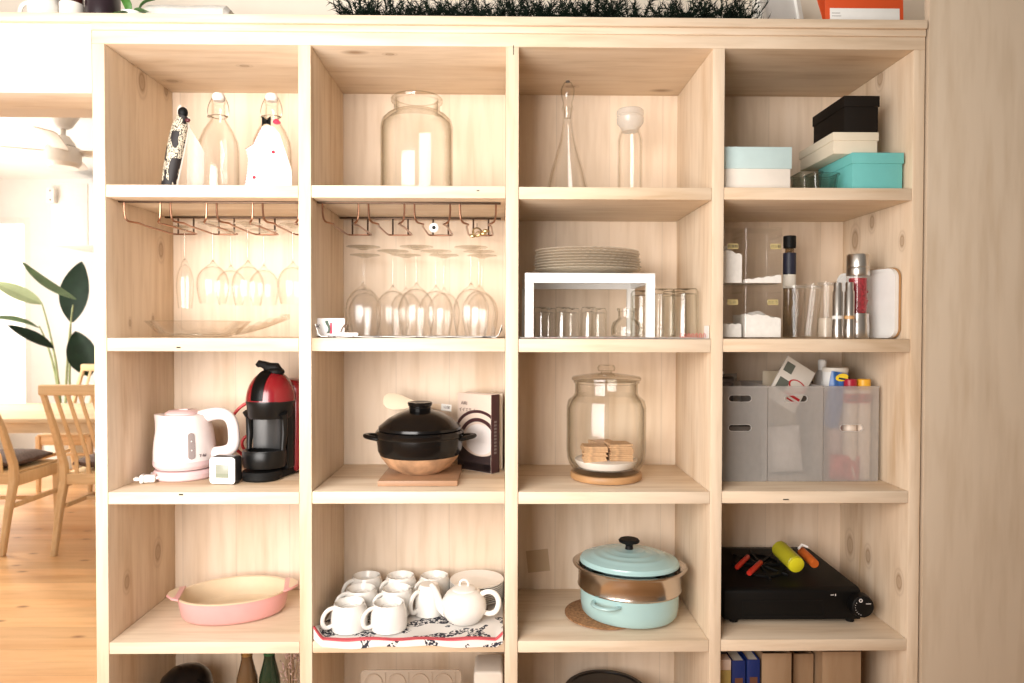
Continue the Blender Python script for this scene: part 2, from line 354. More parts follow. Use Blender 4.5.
# far wall with a tall window at its left end
wl = wx(31, YF)
struct(MB().box(wl, 2.4, YF, YF+.1, 0, ZC).box(-7, wl, YF, YF+.1, 0, .42).box(-7, wl, YF, YF+.1, 2.40, ZC).build('wall_far', pw))
win = thing('window_1', 'tall bright window in white frame beyond the dining table', 'window', (wl-.75, YF, .42)); win['kind'] = 'structure'
wm = mat('window_frame_white', (.85, .84, .80), .4)
MB().frame([(-.75, 0), (.75, 0), (.75, 1.98), (-.75, 1.98)], [(-.69, .06), (.69, .06), (.69, 1.92), (-.69, 1.92)], .06).build('window_frame', wm, win)
MB().box(-.02, .02, .01, .05, .06, 1.92).build('mullion', wm, win)
MB().box(-.69, -.02, .028, .034, .06, 1.92).box(.02, .69, .028, .034, .06, 1.92).build('pane', glass('window_glass', (.98, .98, .98), (.9, .9, .9), .5), win)
# ------------------------------------------------------------------ shared materials
G1 = glass('clear_glass', (.996, .995, .99), (.80, .77, .72), 1.2, .07)
G2 = glass('thick_glass', (.99, .99, .982), (.54, .51, .43), 1.2, .12, blend=.36)
G3 = glass('fine_glass', (.998, .996, .993), (.86, .84, .81), 1.4, .2, blend=.3)
PC = glass('clear_plastic', (.997, .995, .99), (.92, .91, .885), .75, .09)
white = mat('white_ceramic', (.86, .83, .78), .25, coat=.3)
whitep = mat('white_plastic', (.84, .82, .79), .4)
black = mat('black_gloss', (.006, .006, .006), .2, spec=.4)
blackm = mat('black_matte', (.006, .006, .006), .55, spec=.2)
ink = mat('dark_ink', (.03, .025, .025), .8)
steel = mat('brushed_steel', (.62, .58, .54), .28, 1.0, var=.05)
copper = mat('copper_wire', (.36, .19, .12), .28, 1.0)
dkwire = mat('dark_bronze', (.10, .06, .04), .4, .8)
z1, z2, z3, z4, z5 = [q+.0012 for q in ZR]

# ================================================================== top ledge
def jar_on_ledge(): pass
y = .10
t = thing('mug', 'white mug standing on the ledge next to the labelled jar', 'mug', (wx(44, y, 5), y, ZL))
MB().lathe([(0, 0), (.030, 0), (.034, .004), (.035, .085), (.033, .087), (.031, .083), (.030, .008), (0, .006)], 32).build('body', white, t)
MB().tube(bez((-.033, 0, .07), (-.066, 0, .075), (-.066, 0, .015), (-.033, 0, .02)), .005).build('handle', white, t)
t = thing('jar', 'dark brown jar with a white paper label on the ledge', 'jar', (wx(72, y, 5), y, ZL))
MB().lathe([(0, 0), (.024, 0), (.026, .004), (.026, .08), (.018, .095), (.018, .105), (0, .105)], 32).build('body', mat('brown_glass', (.07, .02, .015), .15), t)
MB().lathe([(.0264, .006), (.0268, .006), (.0268, .066), (.0264, .066)], 32).build('paper_label', mat('label_white', (.82, .78, .70), .7), t, label='white paper label with a tan window')
MB().box(-.012, .012, -.0272, -.0262, .014, .030).build('printed_panel', mat('label_tan', (.48, .30, .17), .7), t)
MB().lathe([(0, .104), (.020, .104), (.020, .118), (.018, .120), (0, .120)], 32).build('lid', mat('lid_dark', (.03, .02, .02), .35), t)
t = thing('canister', 'black cylindrical canister on the ledge beside a green leaf', 'canister', (wx(103, .11, 5), .11, ZL))
MB().lathe([(0, 0), (.036, 0), (.038, .003), (.038, .10), (.036, .104), (0, .104)], 36).build('body', mat('black_red', (.022, .012, .016), .3), t)
MB().lathe([(0, .104), (.039, .104), (.039, .118), (.036, .121), (0, .121)], 36).build('lid', mat('maroon', (.09, .012, .016), .4), t)
# small trailing plant
def leaf(mb, base, tip, w, up=(0, 0, 1), fold=.25, sag=.1, n=10, th=.0012, taper=1.0):
    base, tip = Vector(base), Vector(tip); ax = tip-base; ln = ax.length; side = ax.cross(Vector(up)).normalized(); nn = side.cross(ax).normalized()
    def fn(u, v):
        wv = w*math.sin(PI*min(1, max(.02, u**taper)))**.75*(1 if u < .98 else .3); s = (v-.5)*2
        return base+ax*u+side*s*wv/2+nn*(abs(s)*wv*fold/2-sag*ln*(2*u-1)**2)
    mb.sheet(fn, n, 4, th)
green = mat('leaf_green', (.06, .17, .03), .4, var=.35, vscale=60)
t = thing('potted_plant', 'small green leafy plant in a white pot on the ledge', 'plant', (wx(133, .10, 5), .10, ZL))
MB().lathe([(0, 0), (.022, 0), (.028, .045), (.026, .045), (.021, .036), (0, .036)], 28).build('pot', white, t)
for k, (b, e, w) in enumerate([((0, 0, .04), (.035, -.07, .004), .028), ((0, 0, .04), (-.02, -.06, .03), .022), ((0, 0, .04), (.05, -.03, .05), .026), ((0, 0, .04), (-.012, -.045, .09), .024), ((0, 0, .04), (.03, .02, .10), .026)]):
    m = MB(); leaf(m, b, e, w, sag=.2); m.build('leaf', green, t)
# rolled white cloth
t = MB().lathe([(0, -.105), (.030, -.105), (.040, -.095), (.041, -.05), (.039, 0), (.041, .05), (.040, .095), (.030, .105), (0, .105)], 28, fl=.03, fn=9, mtx=T(0, 0, .041) @ Matrix.Rotation(PI/2, 4, 'Y')).build('rolled_blanket', mat('woolly_white', (.78, .74, .68), .95, var=.08, vscale=90, bump=.6), loc=(wx(190, .14, 5), .14, ZL))
tag(t, 'rolled white fleecy cloth lying along the ledge', 'cloth')
# evergreen garland: needles beyond counting
def garland():
    b = bmesh.new(); rnd = random.Random(3)
    x0, x1 = wx(352, .11, 5), wx(752, .11, 5)
    def needle(p, d, ln, w):
        d = d.normalized(); s = d.orthogonal().normalized(); q = d.cross(s)
        vs = [b.verts.new(p+s*w), b.verts.new(p-s*w*.5+q*w*.87), b.verts.new(p-s*w*.5-q*w*.87)]; tp = b.verts.new(p+d*ln)
        for i in range(3): b.faces.new((vs[i], vs[(i+1) % 3], tp))
    n = 210
    for i in range(n):
        u = i/n; c = Vector((x0+(x1-x0)*u, .11+.015*math.sin(u*19), ZL+.03+.008*math.sin(u*31)))
        if .125 < u < .15 or .225 < u < .25: continue
        for q in range(4):
            d = Vector((rnd.uniform(-.9, .9), rnd.uniform(-.7, .5), rnd.uniform(-.55, .8))).normalized()
            ln = rnd.uniform(.05, .085)
            for k in range(26):
                v = k/26; p = c+d*ln*v
                if p.z < ZL+.004: p.z = ZL+.004
                e = (d*.7+Vector((rnd.uniform(-1, 1), rnd.uniform(-1, 1), rnd.uniform(-1, 1)))*.8)
                if p.z+e.z*.02 < ZL+.002: e.z = abs(e.z)
                needle(p, e, rnd.uniform(.014, .026), .0014)
    me = bpy.data.meshes.new('garland'); b.to_mesh(me); b.free(); me.materials.append(mat('fir_green', (.004, .011, .006), .8, spec=.15, var=.5, vscale=40))
    o = bpy.data.objects.new('garland', me); COL.objects.link(o); tag(o, 'dark evergreen garland stretched along the ledge', 'garland')
    st = MB().tube([(x0+(x1-x0)*u/30, .11+.015*math.sin(u/30*19), ZL+.022+.006*math.sin(u/30*31)) for u in range(31)], .006, 8).build('stem', mat('bark', (.03, .022, .014), .8), o)
garland()
# white picture frame and small mirror-like frame
y = .20
struct(MB().box(wx(757, .40, 5)-.008, wx(757, .40, 5)+.012, .395, .4195, ZL, 2.9).build('trim_2', wm))
t = thing('picture_frame', 'white leaning frame holding a black brush drawing, next to the orange calendar', 'picture', (wx(790, y, 10), y, ZL), rot=(math.radians(-12), 0, math.radians(24)))
MB().frame([(-.075, 0), (.075, 0), (.075, .19), (-.075, .19)], [(-.060, .015), (.060, .015), (.060, .175), (-.060, .175)], .016).build('frame', wm, t)
MB().box(-.060, .060, .008, .012, .015, .175).build('mat_board', mat('paper_white', (.78, .78, .76), .8), t)
MB().tube([(-.04, .0075, .02), (-.01, .0075, .05), (.002, .0075, .046), (.03, .0075, .08), (.05, .0075, .12)], .006, 6, rs=[.002, .006, .004, .007, .002], flat=.1).build('ink_drawing', ink, t)
y = .03
t = thing('desk_calendar', 'orange desk calendar with a white page standing on the ledge', 'calendar', (wx(865, y, 10), y, ZL), rot=(math.radians(-3), 0, 0))
cw = wx(904, y, 10)-wx(826, y, 10)
MB().box(-cw/2, cw/2, 0, .004, 0, .145, .001).build('backing_card', mat('orange_card', (.62, .075, .012), .6), t)
zt = wz(6.5, y)-ZL+.0035
MB().box(-cw/2+.010, cw/2-.010, -.0016, 0, .001, zt, .0003).build('page', mat('page_white', (.80, .79, .76), .8), t)
mm = MB()
for k in range(7): mm.ball((-.018+.0128*k+.008, -.002, wz(18.6, .03)-ZL), .0026, (1.3, .4, .8), 10)
mm.build('row_of_dots', ink, t)
mm = MB()
mm.box(-cw/2+.014, -cw/2+.034, -.0019, -.0015, wz(10.5, .03)-ZL, wz(9.8, .03)-ZL).box(-cw/2+.014, -cw/2+.036, -.0019, -.0015, wz(13.5, .03)-ZL, wz(12.8, .03)-ZL).build('printed_lines', mat('grey_print', (.35, .33, .33), .8), t)
MB().box(-cw/2, cw/2, .002, .005, 0, .1, mtx=Matrix.Rotation(math.radians(-24), 4, 'X')).build('easel_back', mat('orange_card', None), t)

# ================================================================== row 1
# bottle with a dark patterned apron (first column)
def swing_bottle(label, loc, rz=0):
    t = thing('swing_top_bottle', label, 'bottle', loc, rz); KZ = .868
    pr = [(0, 0), (.040, 0), (.046, .004), (.047, .02), (.0465, .13), (.044, .155), (.034, .185), (.021, .210), (.0165, .222), (.0155, .262), (.0175, .264), (.0175, .272), (.015, .274)]
    inn = [(max(0, r-.003), z+.004 if z < .02 else z) for r, z in pr[1:]][::-1]; inn[-1] = (.036, .006)
    MB().lathe([(r*1.04, z*KZ) for r, z in pr+inn+[(0, .006)]], 44).build('bottle', G1, t)
    MB().lathe([(0, .270*KZ), (.012, .270*KZ), (.015, .275*KZ), (.0155, .284*KZ), (.012, .291*KZ), (0, .293*KZ)], 24).build('stopper', whitep, t)
    MZ = Matrix.Diagonal((1, 1, KZ, 1)); b = MB(); b.tube([(.0185*math.cos(a), .0185*math.sin(a), .226) for a in [2*PI*i/24 for i in range(24)]], .0011, 6, closed=True, mtx=MZ)
    for s in (1, -1):
        b.tube(bez((s*.0185, 0, .226), (s*.030, -.006, .222), (s*.030, -.004, .255), (s*.014, 0, .283)), .0011, 6, mtx=MZ)
        b.tube(bez((s*.0185, 0, .226), (s*.028, -.004, .218), (s*.026, -.012, .228), (s*.012, -.019, .224)), .0011, 6, mtx=MZ)
    b.build('wire_clip', mat('tan_wire', (.40, .34, .27), .35, .9), t)
    return t
swing_bottle('clear swing-top bottle standing bare in the top compartment', (wx(219, .14, 150), .14, z1))
b2 = swing_bottle('swing-top bottle wearing the white stitched apron', (wx(272, .14, 150), .14, z1))
# white bottle apron draped over it
y0 = .085
pts = [(241, 187), (246, 172), (247, 160), (244, 150), (252, 146), (257, 138), (262, 129), (266, 127), (273, 128), (279, 135), (284, 150), (290, 170), (291, 187)]
cx = wx(268, y0, 150)
o = [(wx(a, y0, b)-cx, wz(b, y0)-z1) for a, b in pts]; o = [(x, max(z, -.0)) for x, z in o]
o[0] = (o[0][0], 0); o[-1] = (o[-1][0], 0)
t = thing('bottle_apron', 'white cloth bottle apron with red dotted hem and a red rose, on a bottle', 'cloth', (cx, y0, z1+.001))
cl = MB()
xs = [p[0] for p in o]
bl = lambda x, z: .5*max(0, abs(x)-.012)**1.25-.0016*math.sin(z*60+x*40)
def interp(P, z):
    for (xa_, za_), (xb_, zb_) in zip(P, P[1:]):
        if (za_-z)*(zb_-z) <= 0 and za_ != zb_: return xa_+(xb_-xa_)*(z-za_)/(zb_-za_)
    return P[-1][0] if abs(P[-1][1]-z) < abs(P[0][1]-z) else P[0][0]
k_ = max(range(len(o)), key=lambda i: o[i][1]); lo_, ro_ = o[:k_+1], o[k_:]; zm_ = o[k_][1]
def apf(u, v):
    z = zm_*(1-(1-v)**1.0)*.999; a_, b_ = interp(lo_, z), interp(ro_, z); x = a_+(b_-a_)*u
    return (x, bl(x, z), z)
cl.sheet(apf, 16, 40, .0022)
cl.build('cloth', mat('white_linen', (.86, .83, .80), .9, var=.03, vscale=200, bump=.2), t, ang=60)
st = MB()
for (x, z), (x2, z2_) in zip(o[:6], o[1:7]):
    k = max(1, int(math.hypot(x2-x, z2_-z)/.007))
    for i in range(k):
        u = i/k; xx, zz = x+(x2-x)*u+.002, z+(z2_-z)*u; st.ball((xx, bl(xx, zz)-.0032, zz+.001), .0013, n=8)
for a, b in ((273.5, 154), (254, 179)):
    x, z = wx(a, y0, b)-cx, wz(b, y0)-z1
    fl_ = MB()
    for q in range(5): fl_.ball((x+.0024*math.cos(q*1.26), bl(x, z)-.0034, z+.0024*math.sin(q*1.26)), .0018, n=8)
    fl_.build('red_flower', mat('rose_red', (.55, .02, .06), .6), t)
red = mat('rose_red', (.55, .02, .06), .6)
st.build('red_stitching', red, t)
bw = MB(); x, z = wx(267.5, y0, 124)-cx, wz(124, y0)-z1
bw.sheet(lambda u, v: (x-.011+.022*u, -.008-.003*math.sin(u*9), z+(v-.5)*(.010+.012*abs(u-.5)*2)), 10, 5, .002); bw.ball((x, -.01, z), .004, n=10); bw.build('black_bow', blackm, t)
rs = MB(); x, z = wx(278, y0, 124.5)-cx, wz(124.5, y0)-z1
for k in range(9):
    a = k*.7; rs.ball((x+.006*math.cos(a)*(k/9+.2), -.010-.002*(9-k)/9, z+.004*math.sin(a)*(k/9+.2)), .0046, (1.1, .6, .8), 10)
rs.build('red_rose', red, t)
# dark patterned apron standing folded, leaning to the side panel's side
yb = .072
cx = wx(178, yb, 150)
t = thing('bottle_apron', 'black and gold patterned cloth apron slipped over a slim bottle, leaning', 'cloth', (cx, yb, z1))
ax = [(163, 187), (168, 160), (174, 132), (178, 118)]
ctr = [Vector((wx(a+5, yb, b)-cx, 0, wz(b, yb)-z1)) for a, b in ax]; ctr[0].z = .002
path = bez(ctr[0], ctr[1], ctr[2], ctr[3], 16)
MB().tube(path, .014, 16, rs=[.017+.003*math.sin(i/16*PI) - (.004 if i > 13 else 0) for i in range(17)], flat=.7).build('patterned_cloth', pattern('black_gold', (.012, .008, .008), (.62, .55, .42), 46, .47, .6, (1, 1, .5)), t)
path2 = [p+Vector((.011, .004, -.001 if i else 0)) for i, p in enumerate(path)]
MB().tube(path2, .010, 14, rs=[.009+.002*math.sin(i/16*PI)-(.005 if i > 13 else 0) for i in range(17)], flat=.6).build('white_lining', mat('lining_white', (.80, .76, .70), .8), t)
e = path[-1]
MB().ball((e.x, 0, e.z+.008), .0115, (1, .9, 1.15), 18).build('black_top_knot', blackm, t)
MB().sheet(lambda u, v: (e.x-.018+.022*u, .010, e.z-.004+.010*v+v*(.018+.006*math.sin(u*8-1))), 8, 4, .0015).build('sheer_tip', milky('sheer', (.85, .82, .78), .4), t)
MB().ball((e.x+.014, -.006, e.z-.012), .005, (1.2, .8, .9), 12).build('dark_bead', mat('maroon', None), t)
def flap(u, v):
    a = Vector((e.x+.012, 0, e.z-.015)); bq = Vector((wx(205, yb, 154)-cx, -.004, wz(154, yb)-z1)); c = Vector((.012, .02, 0)); d = Vector((.055, .01, 0))
    return (a*(1-u)+bq*u)*(1-v)+(c*(1-u)+d*u)*v+Vector((0, -.004*math.sin(u*5), 0))
MB().sheet(flap, 10, 10, .0012).build('sheer_lining', milky('sheer2', (.86, .80, .74), .68), t)
# big jar
y = .13
def jar_body(w, mouth, h, zs, neck, th=.004):
    """(outer profile, inner) for a shouldered jar"""
    p = [(0, 0), (w-.012, 0), (w-.003, .004), (w, .014), (w, zs-.02), (w-.004, zs-.004), (w-.016, zs+.008), (mouth, zs+.016), (mouth-.001, zs+.022), (mouth-.001, h-.012), (mouth+.005, h-.010), (mouth+.006, h-.004), (mouth+.003, h)]
    q = [(mouth-th-.002, h), (mouth-th-.003, zs+.014), (w-.018-th, zs+.003), (w-th-.003, zs-.010), (w-th, zs-.024), (w-th, .018), (w-th-.008, .009), (0, .009)]
    return p+q
hj = wz(99, y)-z1; wj = (wx(453, y, 150)-wx(381, y, 150))/2; mj = (wx(445, y, 110)-wx(394, y, 110))/2
t = thing('glass_jar', 'big empty wide-mouthed glass jar without a lid in a top compartment', 'jar', (wx(417, y, 150), y, z1))
MB().lathe(jar_body(wj, mj-.005, hj, hj-.052, mj), 56).build('body', G2, t)
# decanter + carafe
y = .14
t = thing('decanter', 'slim glass decanter with a teardrop stopper', 'decanter', (wx(567.5, y, 150), y, z1))
pr = [(0, 0), (.050, 0), (.054, .005), (.052, .02), (.040, .07), (.028, .11), (.018, .145), (.0125, .180), (.0115, .210), (.014, .216), (.0155, .222)]
inn = [(.0105, .222), (.0085, .205), (.0095, .18), (.015, .145), (.024, .11), (.036, .07), (.047, .022), (.044, .010), (0, .010)]
MB().lathe(pr+inn, 40).build('body', G1, t)
hs = wz(81, y)-z1
MB().lathe([(0, .198), (.008, .198), (.010, .224), (.0135, .226), (.011, .234), (.016, .252), (.0175, .268), (.015, hs-.014), (.009, hs-.003), (0, hs)], 28).build('stopper', G2, t)
MB().lathe([(0, hs-.002), (.006, hs-.002), (.005, hs+.001), (0, hs+.0015)], 16).build('stopper_tip', mat('grey_tip', (.10, .09, .085), .3), t)
y = .15
t = thing('carafe', 'tall narrow glass carafe with a frosted flared top', 'carafe', (wx(630, y, 150), y, z1))
hc = wz(109, y)-z1
MB().lathe([(0, 0), (.028, 0), (.031, .004), (.031, hc-.075), (.027, hc-.062), (.024, hc-.052), (.024, hc-.046), (.021, hc-.046), (.021, hc-.054), (.028, hc-.078), (.028, .008), (0, .008)], 36).build('body', G1, t)
MB().lathe([(0, hc-.055), (.020, hc-.055), (.024, hc-.046), (.033, hc-.034), (.034, hc-.022), (.031, hc-.018), (.034, hc-.014), (.034, hc-.004), (.030, hc), (0, hc)], 36).build('stopper', milky('frosted', (.84, .82, .78), .45, .2), t)
# boxes
def lid_box(name, label, x0, x1, y0, y1, za, zb, lidh, mb_, ml, rz=0):
    cx, cy = (x0+x1)/2, (y0+y1)/2; w, d = (x1-x0)/2, (y1-y0)/2; h = zb-za
    t = thing(name, label, 'box', (cx, cy, za), rz)
    MB().box(-w+.0025, w-.0025, -d+.0025, d-.0025, 0, h-.004, .0008).build('box_base', mb_, t)
    MB().box(-w, w, -d, d, h-lidh, h, .0012).build('lid', ml, t)
    return t
teal = mat('teal_card', (.16, .52, .50), .6); cream = mat('cream_card', (.74, .66, .52), .7); pale = mat('pale_blue_card', (.52, .66, .66), .7); choc = mat('dark_brown_card', (.009, .006, .004), .7, spec=.2)
yt = .022
lid_box('gift_box', 'teal cardboard box with lid, lowest of the stack', wx(852, yt, 170), wx(904, yt, 170), yt, .20, z1, wz(150.3, yt), wz(152, yt)-wz(163, yt), teal, teal)
zq = wz(150.3, yt)+.0005; yq = .035
zq2 = zq+(wz(128.4, yq)-wz(150, yq))
lid_box('gift_box', 'cream cardboard box between the teal box and the dark brown box', wx(833, yq, 140), wx(879, yq, 140), yq, .225, zq, zq2, .02, cream, cream)
lid_box('gift_box', 'dark brown cardboard box on top of the cream box', wx(845, yq, 110), wx(881, yq, 110), yq+.005, .21, zq2+.0005, zq2+(wz(94, yq)-wz(131.5, yq)), wz(96, yq)-wz(107, yq), choc, choc)
yp = .03
lid_box('gift_box', 'cream box with a pale blue lid standing alone', .5145, wx(792, yp, 160), yp, .20, z1, wz(145.2, yp), wz(146.5, yp)-wz(168.5, yp), mat('ivory_card', (.80, .73, .65), .7), pale)
# small rectangular glass containers
def glass_tub(label, x, y, w, d, h, rz):
    t = thing('glass_container', label, 'container', (x, y, z1), rz)
    b = MB(); o = rrect(w, d, .010); i = rrect(w-.006, d-.006, .008)
    bm = bmesh.new(); rings = []
    for (pts, z, s) in ((o, 0, .86), (o, h-.006, 1), (rrect(w+.006, d+.006, .012), h-.004, 1), (rrect(w+.006, d+.006, .012), h, 1), (i, h, 1), (i, .005, .86)):
        rings.append([bm.verts.new((px*s, pz*s, z)) for px, pz in pts])
    n = len(o)
    for A, B in zip(rings, rings[1:]):
        for k in range(n): bm.faces.new((A[k], A[(k+1) % n], B[(k+1) % n], B[k]))
    bm.faces.new(rings[0][::-1]); bm.faces.new(rings[-1]); bmesh.ops.recalc_face_normals(bm, faces=bm.faces)
    b._add(bm); b.build('tub', glass('green_glass', (.90, .93, .91), (.36, .42, .38), 1.2, blend=.45), t)
    return t
yg = .045
glass_tub('small rectangular glass container next to the pale blue lidded box', (wx(795, .12, 180)+wx(818, .12, 180))/2+.004, .13, .052, .075, wz(170, .1)-z1, 0)
glass_tub('small rectangular glass container leaning against the teal box', wx(822, yg+.02, 180), yg+.022, .066, .05, wz(171, yg)-z1, math.radians(4))
# ================================================================== row 2
def stem_rack(label, x0, n=4, first=None):
    """wire rack screwed under a board: flat front bar and U shaped wires running back"""
    zb = ZB[0]-.0005
    t = thing('stemware_rack', label, 'glass rack', (x0, .05, zb)); t['group'] = 'wire racks for stemmed glasses'
    wid = .085; pit = .1085; dpt = .235; dr = .047
    MB().box(-.012, pit*n-.012, -.005, .005, -.004, 0, .001).build('front_bar', dkwire, t)
    MB().box(-.012, pit*n-.012, dpt-.012, dpt, -.004, 0, .001).build('rear_bar', dkwire, t)
    for k in range(n):
        a = k*pit; pts = []
        for (p, q, r, s) in (((a, 0, -.003), (a, 0, -.03), (a, 0, -dr+.004), (a+.008, .006, -dr)),):
            pts += bez(p, q, r, s, 6)
        pts += [(a+.018, .03, -dr), (a+.012, .07, -dr), (a+.010, dpt-.03, -dr), (a+.012, dpt-.012, -dr), (a+.020, dpt-.006, -dr)]
        right = [(a+wid-(x-a), y, z) for (x, y, z) in [tuple(p) for p in pts]][::-1]
        MB().tube([tuple(p) for p in pts]+right, .0024, 8).build('wire_loop', copper, t)
        for xx in (a+.022, a+wid-.022):
            MB().tube([(xx, dpt-.006, -dr), (xx, dpt-.006, -.003)], .0024, 8).build('rear_hanger', dkwire, t)
    return t
xr = wx(124, .05, 205)
r1 = stem_rack('copper wire stemware rack holding hanging glasses', xr)
xr2 = wx(322.5, .05, 205)
r2 = dup(r1, (xr2, .05, ZB[0]-.0005), 'copper wire stemware rack with the white eye bead and no glasses')

def wine_profile(h, rb, rf, hb, st=.0035):
    """upright stemmed glass: bowl height hb, bowl radius rb, foot radius rf"""
    zb = h-hb
    out = [(0, 0), (rf, 0), (rf+.0005, .0012), (rf*.6, .0035), (.008, .008), (st, .016), (st, zb-.012), (st+.003, zb-.002)]
    for u, k in ((.06, .45), (.14, .68), (.25, .86), (.38, .97), (.5, 1.0), (.65, .975), (.82, .90), (1, .80)): out.append((rb*k, zb+hb*u))
    inn = [(rb*k-.0016, zb+hb*u) for u, k in ((1, .80), (.82, .90), (.65, .975), (.5, 1.0), (.38, .97), (.25, .85), (.14, .66), (.07, .42))]
    return out, inn+[(0, zb+.004)]
def wine_glass(label, loc, h, rb, rf, hb, group, flip=True):
    o, i = wine_profile(h, rb, rf, hb)
    t = thing('wine_glass', label, 'wine glass', loc, group=group)
    zb = h-hb; k = next(j for j, (r, z) in enumerate(o) if z > zb-.005)
    fl = (lambda p: [(r, h-z) for r, z in p]) if flip else (lambda p: p)
    MB().lathe(fl(o[:4]+[(.0085, .0075), (0, .0085)]), 36).build('foot', G2, t)
    MB().lathe(fl([(0, .007), (.008, .0078)]+o[5:k+1]+[(0, o[k][1])]), 20).build('stem', G1, t)
    MB().lathe(fl([(0, o[k-1][1])]+o[k:]+i), 44).build('bowl', G3, t)
    return t
# hanging
zw = ZB[0]-.0005-.047+.0028
def hang(px, y, h, rb, rf, hb, label): return wine_glass(label, (wx(px, y, 270), y, zw-h+.0), h, rb, rf, hb, 'glasses hanging in the copper rack')
hang(185, .16, .205, .021, .028, .115, 'slim champagne flute hanging upside down, closest to the knotty side panel')
gA = hang(213, .10, .195, .038, .034, .095, 'wine glass hanging next to the champagne flute, nearer the shelf edge')
gB = hang(248, .10, .200, .038, .034, .100, 'wine glass hanging over the glass platter, third along the rack from the panel')
for px, y, lb in ((231, .22, 'wine glass hanging deep in the rack, behind and between two others'), (264, .21, 'wine glass hanging deep in the rack by the second upright'), (293, .12, 'wine glass hanging at the rack end against the second upright')):
    o, i = None, None
    dup(gA, (wx(px, y, 270), y, gA.location.z), lb)
# glass platter + leaf shaped dish
y = .16
t = thing('glass_platter', 'large shallow oval glass platter with wavy rim lying on the shelf', 'platter', (wx(199, y, 330), y, z2+.0005))
rp = .125
MB().lathe([(0, 0), (rp*.55, 0), (rp*.75, .006), (rp, .036), (rp+.003, .038), (rp-.002, .040), (rp*.74, .0105), (rp*.54, .0045), (0, .0045)], 72, sy=.72, fl=.025, fn=11).build('dish', glass('platter_glass', (.985, .982, .975), (.74, .70, .64), 1.6, .10), t)
MB().lathe([(rp*.36, .0047), (rp*.40, .0047), (rp*.40, .007), (rp*.36, .007)], 48, sy=.72).build('foot_ring', G2, t)
y = .14
x0 = wx(282, .12, 330)
m = MB()
def lf(u, v):
    s = (v-.5)*2; w = .052*math.sin(PI*min(1, .08+u*.92))**.7
    return (-.066+.132*u, s*w, .004+.030*u**1.5+.014*abs(s)**1.8+.0025*math.sin(u*30)*abs(s))
t = m.sheet(lf, 26, 12, .003).build('leaf_dish', glass('platter_glass'), loc=(wx(264, .13, 330), .13, z2+.006), rot=(0, math.radians(-5), math.radians(10)))
tag(t, 'leaf-shaped ribbed glass dish overlapping the oval platter', 'dish')
# eye bead and brass charms hanging from the second rack
y = .062
zr = ZB[0]-.0475
x = wx(434, y, 228)
t = thing('eye_bead_charm', 'white glass eye bead with a dark centre hanging from the rack', 'charm', (x, y, wz(228, y)))
R_ = Matrix.Rotation(PI/2, 4, 'X')
MB().lathe([(0, -.003), (.009, -.003), (.0115, 0), (.009, .003), (0, .003)], 28, mtx=R_).build('bead', whitep, t)
MB().lathe([(0, .0028), (.0048, .0028), (.0045, .004), (0, .0043)], 20, mtx=R_).build('pupil', blackm, t)
MB().tube([(0, 0, .011), (0, .002, zr-t.location.z)], .0007, 6).build('cord', ink, t)
x = wx(477, y, 233)
t = thing('key_charm', 'bunch of brass charms on a ring hanging over the wine glasses', 'charm', (x, y, wz(232, y)))
brass = mat('brass', (.42, .30, .14), .3, 1.0, var=.2)
m = MB()
for a in range(3): m.tube([((.009+.001*a)*math.cos(q), .003*a+.002*math.sin(q*2), (.009+.001*a)*math.sin(q)) for q in [2*PI*i/20 for i in range(20)]], .0012, 6, closed=True)
m.build('ring', brass, t)
m = MB()
for k, (ax_, az) in enumerate(((.016, -.004), (.021, .002), (-.010, -.010))):
    m.ball((ax_, -.002, az), .0055, (1.3, .35, .8), 12); m.tube([(0, 0, 0), (ax_, -.002, az)], .001, 6)
m.build('leaf_charm', brass, t)
MB().tube([(0, 0, .009), (0, 0, zr-t.location.z)], .0008, 6).build('hook', dkwire, t)
# towel under the glasses, little card stand
cloth_bw = pattern('towel_print', (.82, .79, .76), (.05, .05, .07), 30, .53)
t = thing('tea_towel', 'thin white printed tea towel under the standing wine glasses', 'towel', (-.216, .16, z2))
def tw(u, v):
    x = -.218+.434*u; e = max(0, (abs(u-.5)-.478)/.022); yy = -.150+.28*v
    return (x, yy, .0016+.030*e*(1-.4*v)+.0007*math.sin(u*37+v*11))
MB().sheet(tw, 60, 24, .0014).build('cloth', cloth_bw, t)
zt2 = z2+.0042
y = .045
t = thing('card', 'small white printed card propped at the foot of the second upright', 'card', (wx(329, y, 328), y, zt2), rot=(math.radians(-6), 0, math.radians(-4)))
w = (wx(345, y, 328)-wx(314, y, 328))/2
MB().box(-w, w, 0, .002, 0, wz(318.5, y)-zt2, .0004).build('card', mat('card_white', (.82, .79, .77), .8), t)
MB().sheet(lambda u, v: (-.006+.007*u+.004*math.sin(v*5), -.0012, .006+v*.030), 4, 8, .0008).build('green_print', mat('print_green', (.08, .12, .09), .8), t)
MB().sheet(lambda u, v: (.002+.006*u*(1-v*.3), -.0012, .005+v*.026), 4, 8, .0008).build('red_print', mat('print_red', (.66, .06, .10), .8), t)
m = MB(); m.tube(bez((.028, -.004, .004), (.03, -.004, .02), (.04, -.004, .03), (.043, -.004, .026)), .0013, 6); m.tube([(.041+.004*math.cos(q), -.004, .023+.004*math.sin(q)) for q in [2*PI*i/14 for i in range(14)]], .001, 6, closed=True); m.build('wire_loop', dkwire, t)
y = .022
t = MB().box(-.024, .024, -.008, .008, 0, .008, .002).build('white_case', whitep, loc=(wx(348, y, 333), y, zt2), rot=(0, 0, .05)); tag(t, 'flat white slim case lying before the printed card', 'case')
